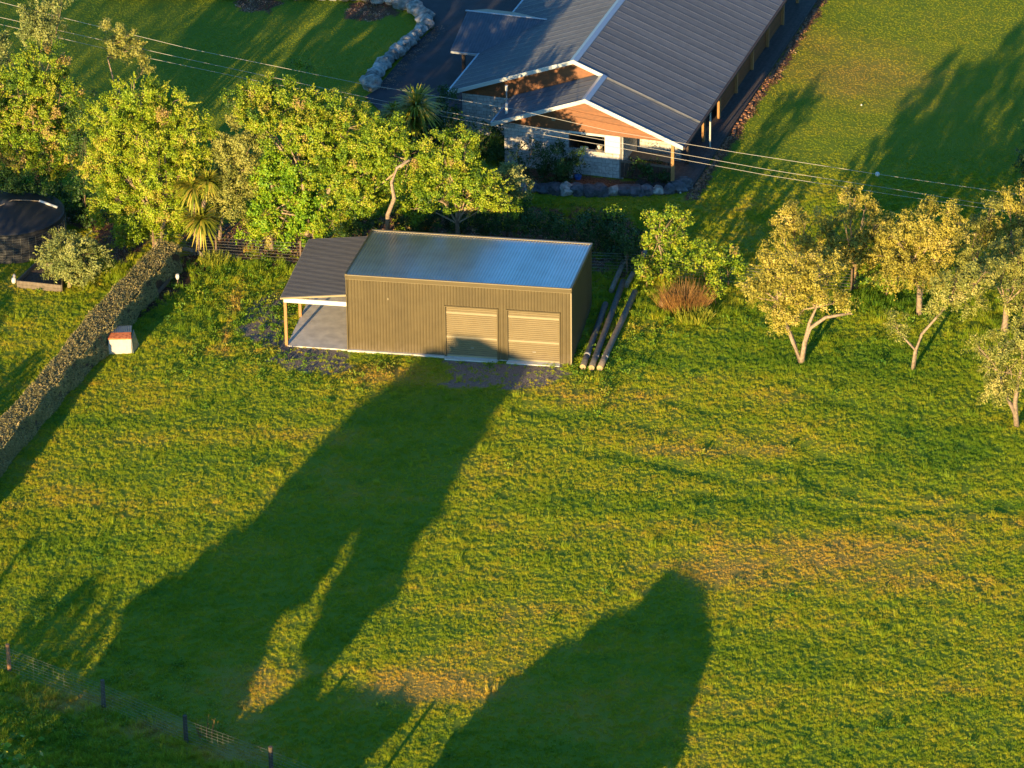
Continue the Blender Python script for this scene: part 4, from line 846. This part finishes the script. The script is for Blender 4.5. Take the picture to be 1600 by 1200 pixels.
s = rng.random(n)[:, None]; und = .07*(fbm(t*1.7, s[:, 0]*3, 3)-.5)
P3 = np.zeros((n, 3)); N3 = np.zeros((n, 3)); bul = (fbm(t*.8, rng.random(n)*0+face*9, 2)-.5)
P3[:, :2] = b_+(a_-b_)*s; P3[:, 2] = HH+und*1.6-.04*(rng.random(n) < .12)+rng.normal(0, .03, n)+.12*(rng.random(n) < .02); N3[:, 2] = 1
z_ = rng.uniform(.02, HH, n); prof_ = .10*np.sin(z_*4+t*1.1)+.16*(fbm(t*1.6, z_*2.2, 3)-.5)
for mk, bb, sg in ((lef, a_, 1), (rig, b_, -1)):
    P3[mk, :2] = (bb+ac*sg*(prof_+.02)[:, None])[mk]; P3[mk, 2] = z_[mk]; N3[mk, :2] = (ac*sg)[mk]; N3[mk, 2] = .2
leaf_quads(P3-HO, N3, .095, .045, .45+.5*(fbm(t*2.5, s[:, 0]*4, 2)-.5)+rng.normal(0, .2, n), 'hedge_leaves', M['hedge'], hedge, .6)

# ------------------------------------------------------------------ trees outside the frame that throw the long shadows
def shade_tree(label, base_xy, poly_px, n, leaf=.3, name='shelter_tree', wpoly=None):
    """crown = the points whose shadows fill the outline the photograph shows on the paddock"""
    B0 = np.array(base_xy); P = G2(poly_px) if wpoly is None else np.array(wpoly, float); lo = P.min(0); hi = P.max(0); pts = []
    e = empty(name, (B0[0], B0[1], 0), 0, label, 'tree', 'shelter trees beyond the paddock fence')
    q = rng.uniform(lo, hi, (n*12, 2)); q = q[inpoly(q[:, 0]+1.6*(fbm(q[:, 0]*.7, q[:, 1]*.22, 3)-.5), q[:, 1]+3*(fbm(q[:, 0]*.9+30, q[:, 1]*.3, 3)-.5), P)][:n]
    along_ = (q-B0)@S2; dj = rng.normal(0, 1.1, len(q)); x = q-S2*(along_+dj)[:, None]; z = (along_+dj)*TE
    x = q-S2*(along_-dj)[:, None]; z = (along_-dj)*TE
    Cn = np.c_[x-B0, z]; ok = Cn[:, 2] > .15; Cn = Cn[ok]
    leaf_quads(Cn, rng.normal(0, 1, Cn.shape), leaf, leaf*.7, rng.uniform(.1, .9, len(Cn)), 'crown', M['broad2'], e)
    MB().tube([(Cn[:, 0].mean(), Cn[:, 1].mean(), -.1), (Cn[:, 0].mean(), Cn[:, 1].mean(), Cn[:, 2].max()*.8)], [.3, .08], 8).obj('trunk', M['bark2'], e); return e
ext = lambda L: L
shade_tree('tall shelter tree below the picture casting the long shadow to the roller door', (-17.5, -48), [(753,484),(776,462),(800,452),(823,464),(826,498),(836,530),(840,566),(820,585),(800,604),(770,650),(725,710),(690,790),(660,850),(620,905),(560,985),(500,1052),(478,1070),(470,1035),(480,1000),(502,950),(530,900),(560,860),(590,820),(577,822),(545,858),(508,900),(464,950),(430,985),(395,1040),(365,1110),(330,1200),(200,1340),(-80,1400),(40,1200),(150,1045),(200,970),(280,895),(360,835),(440,760),(505,690),(560,640),(612,590),(650,562),(690,535),(722,516)], 21000, .34)
shade_tree('rounded shelter tree below the picture casting the shadow at lower middle', (2.5, -44), [(1075,892),(1090,915),(1103,950),(1105,1010),(1085,1080),(1055,1150),(1030,1200),(990,1290),(940,1420),(560,1420),(640,1250),(690,1190),(750,1110),(800,1055),(860,1010),(920,970),(960,955),(1000,935),(1040,915),(1060,888)], 17000, .28)
shade_tree('row of low shelter bushes below the picture beside the tall tree', (-10, -46), [(350,1130),(420,1100),(470,1080),(495,1045),(515,1080),(555,1058),(580,1095),(625,1072),(650,1100),(640,1125),(590,1180),(560,1260),(480,1400),(100,1400),(200,1200)], 9000, .28)
shade_tree('left shelter tree row below the picture', (-27, -46), [(-60,990),(0,985),(25,1000),(95,900),(110,905),(60,985),(130,925),(180,880),(160,930),(110,1010),(210,900),(150,1030),(145,1050),(40,1200),(-80,1400),(-260,1400),(-160,1150)], 3800, .24)
shade_tree('big tree beyond the left edge shading the water tank', (-33, -8), None, 17000, .3, wpoly=[(-26.4,9),(-24.7,11),(-24.2,13.5),(-22.3,18.5),(-19.5,27),(-16,37),(-14.5,46),(-18.5,49),(-14.6,60),(-11,70),(-30,72),(-46,60),(-44,10),(-30,8)])
shade_tree('smaller tree beyond the left edge casting stripes on the left lawn', (-32, -10), [(-60,520),(0,470),(28,455),(20,480),(-20,540),(0,600),(28,540),(20,580),(70,545),(55,580),(0,655),(-60,720),(-200,800),(-200,500)], 4000, .22)
e = shade_tree('slim shelter tree at the far lower left', (-33, -40), [(-100,1010),(-20,915),(78,828),(70,840),(0,912),(-80,1020)], 500, .2)

# ------------------------------------------------------------------ grass and weeds
def blades(n, R0, h, wd, seed, clump=5, lean=.5):
    r = np.random.default_rng(seed); cc = r.uniform(-R0, R0, (clump, 2)); k = r.integers(0, clump, n); b = np.zeros((n, 3)); b[:, :2] = cc[k]+r.normal(0, R0*.28, (n, 2))
    ch = r.uniform(.6, 1.3, clump)[k]; hh = h*ch*r.uniform(.5, 1.15, n); a = r.uniform(0, 2*math.pi, n); ln = lean*hh*r.uniform(.2, 1.2, n)
    t = b+np.stack([np.cos(a)*ln, np.sin(a)*ln, hh], 1); s_ = np.stack([-np.sin(a), np.cos(a), np.zeros(n)], 1)*wd; b[:, 2] = -.03
    V = np.empty((n, 3, 3)); V[:, 0] = b-s_; V[:, 1] = b+s_; V[:, 2] = t; return V.reshape(-1, 3), np.arange(n*3).reshape(n, 3), np.repeat(r.random(n), 3)
def weedmesh(n, R0, h, L, seed):
    r = np.random.default_rng(seed); Cn = np.stack([r.normal(0, R0*.5, n), r.normal(0, R0*.5, n), r.uniform(.02, h, n)], 1)
    nn = r.normal(0, .7, (n, 3))+np.array([0, 0, .7]); nn /= np.linalg.norm(nn, axis=1)[:, None]; t = r.normal(0, 1, (n, 3)); t -= nn*(t*nn).sum(1)[:, None]; t /= np.linalg.norm(t, axis=1)[:, None]; b = np.cross(nn, t)
    V = np.empty((n, 4, 3)); l = L*r.uniform(.5, 1, n)[:, None]; V[:, 0] = Cn-t*l/2; V[:, 1] = Cn+b*l*.33; V[:, 2] = Cn+t*l/2; V[:, 3] = Cn-b*l*.33
    return V.reshape(-1, 3), np.arange(n*4).reshape(n, 4), np.repeat(r.random(n), 4)
def grassmat(name, ramp_cols, trans=.3):
    m = bpy.data.materials.new(name); m.use_nodes = True; n = m.node_tree.nodes; l = m.node_tree.links; b = n['Principled BSDF']; b.inputs['Roughness'].default_value = .55; b.inputs['Specular IOR Level'].default_value = .25
    at = n.new('ShaderNodeAttribute'); at.attribute_type = 'INSTANCER'; at.attribute_name = 'tint'; a2 = n.new('ShaderNodeAttribute'); a2.attribute_name = 'rnd'
    ma = n.new('ShaderNodeMath'); ma.operation = 'MULTIPLY_ADD'; ma.inputs[1].default_value = .34; l.new(a2.outputs['Fac'], ma.inputs[0]); mb_ = n.new('ShaderNodeMath'); mb_.operation = 'ADD'; mb_.inputs[1].default_value = -.17
    l.new(at.outputs['Fac'], mb_.inputs[0]); l.new(mb_.outputs[0], ma.inputs[2])
    cr = n.new('ShaderNodeValToRGB'); e = cr.color_ramp.elements
    while len(e) < len(ramp_cols): e.new(.5)
    for i, c in enumerate(ramp_cols): e[i].position = i/(len(ramp_cols)-1); e[i].color = (*c, 1)
    l.new(ma.outputs[0], cr.inputs[0]); l.new(cr.outputs[0], b.inputs['Base Color'])
    tr = n.new('ShaderNodeBsdfTranslucent'); l.new(cr.outputs[0], tr.inputs[0]); mx = n.new('ShaderNodeMixShader'); mx.inputs[0].default_value = trans
    l.new(b.outputs[0], mx.inputs[1]); l.new(tr.outputs[0], mx.inputs[2]); l.new(mx.outputs[0], n['Material Output'].inputs[0]); return m
GC = [(.11,.24,.015), (.24,.35,.016), (.38,.43,.020), (.53,.45,.03), (.66,.42,.07)]
gm = grassmat('grass_blade', GC); wm = grassmat('weed_leaf', [(.04,.12,.015), (.10,.21,.016), (.18,.29,.018), (.30,.30,.03), (.4,.25,.06)])
def scatter(name, pts, scl, tint, sources, m):
    col = bpy.data.collections.new(name+'_source')
    for i, (V, F, rn) in enumerate(sources):
        o = bpy.data.objects.new('%s_tuft' % name, fastmesh('%s_tuft' % name, V, F, m, {'rnd': rn})); col.objects.link(o)
    n = len(pts); me = bpy.data.meshes.new(name); me.vertices.add(n); me.vertices.foreach_set('co', np.ascontiguousarray(pts, np.float32).ravel())
    for nm, arr in (('scl', scl), ('tint', tint), ('rot', rng.uniform(0, 6.283, n))):
        a = me.attributes.new(nm, 'FLOAT', 'POINT'); a.data.foreach_set('value', np.ascontiguousarray(arr, np.float32))
    a = me.attributes.new('var', 'INT', 'POINT'); a.data.foreach_set('value', rng.integers(0, len(sources), n).astype(np.int32))
    me.materials.append(m)
    o = link(name, me); o['kind'] = 'stuff'
    ng = bpy.data.node_groups.new(name+'_scatter', 'GeometryNodeTree'); ng.interface.new_socket('Geometry', in_out='INPUT', socket_type='NodeSocketGeometry'); ng.interface.new_socket('Geometry', in_out='OUTPUT', socket_type='NodeSocketGeometry')
    N_ = ng.nodes; l = ng.links; gi = N_.new('NodeGroupInput'); go = N_.new('NodeGroupOutput'); iop = N_.new('GeometryNodeInstanceOnPoints'); ci = N_.new('GeometryNodeCollectionInfo')
    ci.inputs['Collection'].default_value = col; ci.inputs['Separate Children'].default_value = True; ci.inputs['Reset Children'].default_value = True
    def na(nm, ty='FLOAT'): q = N_.new('GeometryNodeInputNamedAttribute'); q.data_type = ty; q.inputs['Name'].default_value = nm; return q.outputs['Attribute']
    cx = N_.new('ShaderNodeCombineXYZ'); l.new(na('rot'), cx.inputs[2]); l.new(gi.outputs[0], iop.inputs['Points']); l.new(ci.outputs[0], iop.inputs['Instance']); iop.inputs['Pick Instance'].default_value = True
    l.new(na('var', 'INT'), iop.inputs['Instance Index']); l.new(cx.outputs[0], iop.inputs['Rotation']); l.new(na('scl'), iop.inputs['Scale']); l.new(iop.outputs[0], go.inputs[0])
    md = o.modifiers.new('scatter', 'NODES'); md.node_group = ng; return o
def inview(x, y, mg=40):
    P = np.stack([x, y, np.zeros_like(x)], 1)-CAM; dz = P@_fw; px = 800+CF*(P@_rt)/dz; py = 600-CF*(P@_up)/dz
    return (px > -mg) & (px < 1600+mg) & (py > -mg) & (py < 1200+mg)
def cand(dens):
    n = int(68*112*dens); x = rng.uniform(-34, 34, n); y = rng.uniform(-42, 68, n); k = inview(x, y); x, y = x[k], y[k]
    bad = inpoly(x, y, Z_drive) | (inpoly(x, y, Z_hbed) & (rng.random(len(x)) < .93)) | inpoly(x, y, Z_shed) | inpoly(x, y, Z_house) | (np.hypot(x+25.6, y-18.2) < TR+.1); return x[~bad], y[~bad]
x, y = cand(44); g_, s_, l_ = masks(x, y); bare = np.maximum(np.maximum(np.maximum(g_*.78, s_*.93), l_*.9), .30*smin(fbm(x*3.6+70, y*8, 3), .52, .66)*(1-.6*smin(y, 18, 26))); k = rng.random(len(x)) > bare; x, y = x[k], y[k]
tn = tints(x, y); ln = blob(x, y, LUSH); ht = (1-.25*tracks(x, y))*.9*(.38+.55*fbm(x*.9+5, y*1.6, 3)+.55*fbm(x*5.0+50, y*9, 2)**1.5+.4*np.clip(ln, 0, 1)-.3*blob(x, y, DRY))
far = smin(y, 22, 30); ht = ht*(1-.5*far); sc_ = np.clip(ht*(1-.25*far)*rng.uniform(.55+.25*far, 1.45-.25*far, len(x)), .35, 2.0); tn = tn+rng.normal(0, .065, len(x))*(1-.65*far)
tn = tn+.06*far
src = [blades(60, .11, .080, .0085, 100+i, 4, .5) for i in range(6)]
scatter('lawn_grass', np.stack([x, y, gh(x, y)], 1), sc_, np.clip(tn, 0, 1), src, gm)
# taller rough growth: fence bank, back of paddock, under olives, around hedge foot
def rough_density(x, y):
    d = inpoly(x, y, Z_bank).astype(float)*.8
    d = np.maximum(d, blob(x, y, [(1400,475,90,22,1),(1560,520,60,40,.7),(1030,460,60,35,.8),(380,425,90,16,.9),(1110,480,70,22,.8),(170,420,60,25,.6),(940,500,20,60,.8),(915,545,14,40,.8),(930,500,12,50,.6),(960,410,40,40,.7),(300,480,50,60,.25),(700,340,200,16,.7),(900,345,120,14,.6)]))
    return np.clip(d, 0, 1)
x, y = cand(10); k = (rng.random(len(x)) < rough_density(x, y)*.8+.010*(y < 16)); x, y = x[k], y[k]
src2 = [blades(70, .2, .26, .011, 200+i, 4, .7) for i in range(5)]
scatter('rough_grass', np.stack([x, y, gh(x, y)], 1), rng.uniform(.5, 1.25, len(x)), np.clip(tints(x, y)-.08, 0, 1), src2, gm)
def weed_density(x, y):
    return np.clip(blob(x, y, [(360,470,90,70,.55),(420,500,40,50,.5),(500,600,90,22,.4),(600,580,60,14,.5),(770,590,60,12,.10),(1060,470,90,40,.6),(950,560,40,40,.35),(1000,520,40,40,.5),(380,420,90,16,.8),(1400,470,80,25,.8),(930,540,22,60,1),(908,560,12,24,1),(354,525,9,34,1),(368,470,9,26,1),(395,437,20,10,.8),(480,560,50,18,.35),(415,500,30,40,.5),(410,560,40,14,.6),(1240,500,60,25,.25),(100,1130,200,60,.5),(300,540,60,60,.25),(880,580,14,8,1),(525,541,5,3,1.2),(850,350,150,22,.7),(960,400,40,40,.8)]), 0, 1)
x, y = cand(9); k = rng.random(len(x)) < weed_density(x, y)*.75+.008*(y < 16); x, y = x[k], y[k]
src3 = [weedmesh(34, .2, .16, .11, 300+i) for i in range(5)]
scatter('broadleaf_weeds', np.stack([x, y, gh(x, y)], 1), rng.uniform(.5, 1.4, len(x)), np.clip(tints(x, y)-.05+rng.normal(0, .1, len(x)), 0, 1), src3, wm)
# leaf litter and gravel stones
def chips(n, R0, L, seed, flat=.3):
    r = np.random.default_rng(seed); Cn = np.stack([r.uniform(-R0, R0, n), r.uniform(-R0, R0, n), r.uniform(.005, .03, n)], 1); nn = r.normal(0, flat, (n, 3))+np.array([0, 0, 1]); nn /= np.linalg.norm(nn, axis=1)[:, None]
    t = r.normal(0, 1, (n, 3)); t -= nn*(t*nn).sum(1)[:, None]; t /= np.linalg.norm(t, axis=1)[:, None]; b = np.cross(nn, t); l = L*r.uniform(.5, 1.2, n)[:, None]; V = np.empty((n, 4, 3)); V[:, 0] = Cn-t*l/2; V[:, 1] = Cn+b*l*.35; V[:, 2] = Cn+t*l/2; V[:, 3] = Cn-b*l*.35
    return V.reshape(-1, 3), np.arange(n*4).reshape(n, 4), np.repeat(r.random(n), 4)
lm = grassmat('dead_leaf', [(.08,.04,.02), (.18,.09,.04), (.30,.16,.08), (.40,.24,.14), (.45,.30,.2)], .1)
x, y = cand(8); g_, s_, l_ = masks(x, y); k = rng.random(len(x)) < np.maximum(l_*.9, s_*.3); x, y = x[k], y[k]
scatter('leaf_litter', np.stack([x, y, gh(x, y)], 1), rng.uniform(.7, 1.3, len(x)), rng.random(len(x)), [chips(26, .25, .09, 400+i, .5) for i in range(4)], lm)
# litter beside the boulders on the drive
bp2 = np.array(along([(-7.0,37.4),(-6.4,39.8),(-5.4,42.4),(-4.6,44.6),(-4.0,46)], .05)); bp2 = bp2+rng.normal(0, .22, bp2.shape)+np.array([.25, 0])
scatter('drive_litter', np.c_[bp2, np.full(len(bp2), .095)], rng.uniform(.5, 1, len(bp2)), rng.random(len(bp2)), [chips(8, .2, .09, 420+i, .3) for i in range(3)], lm)
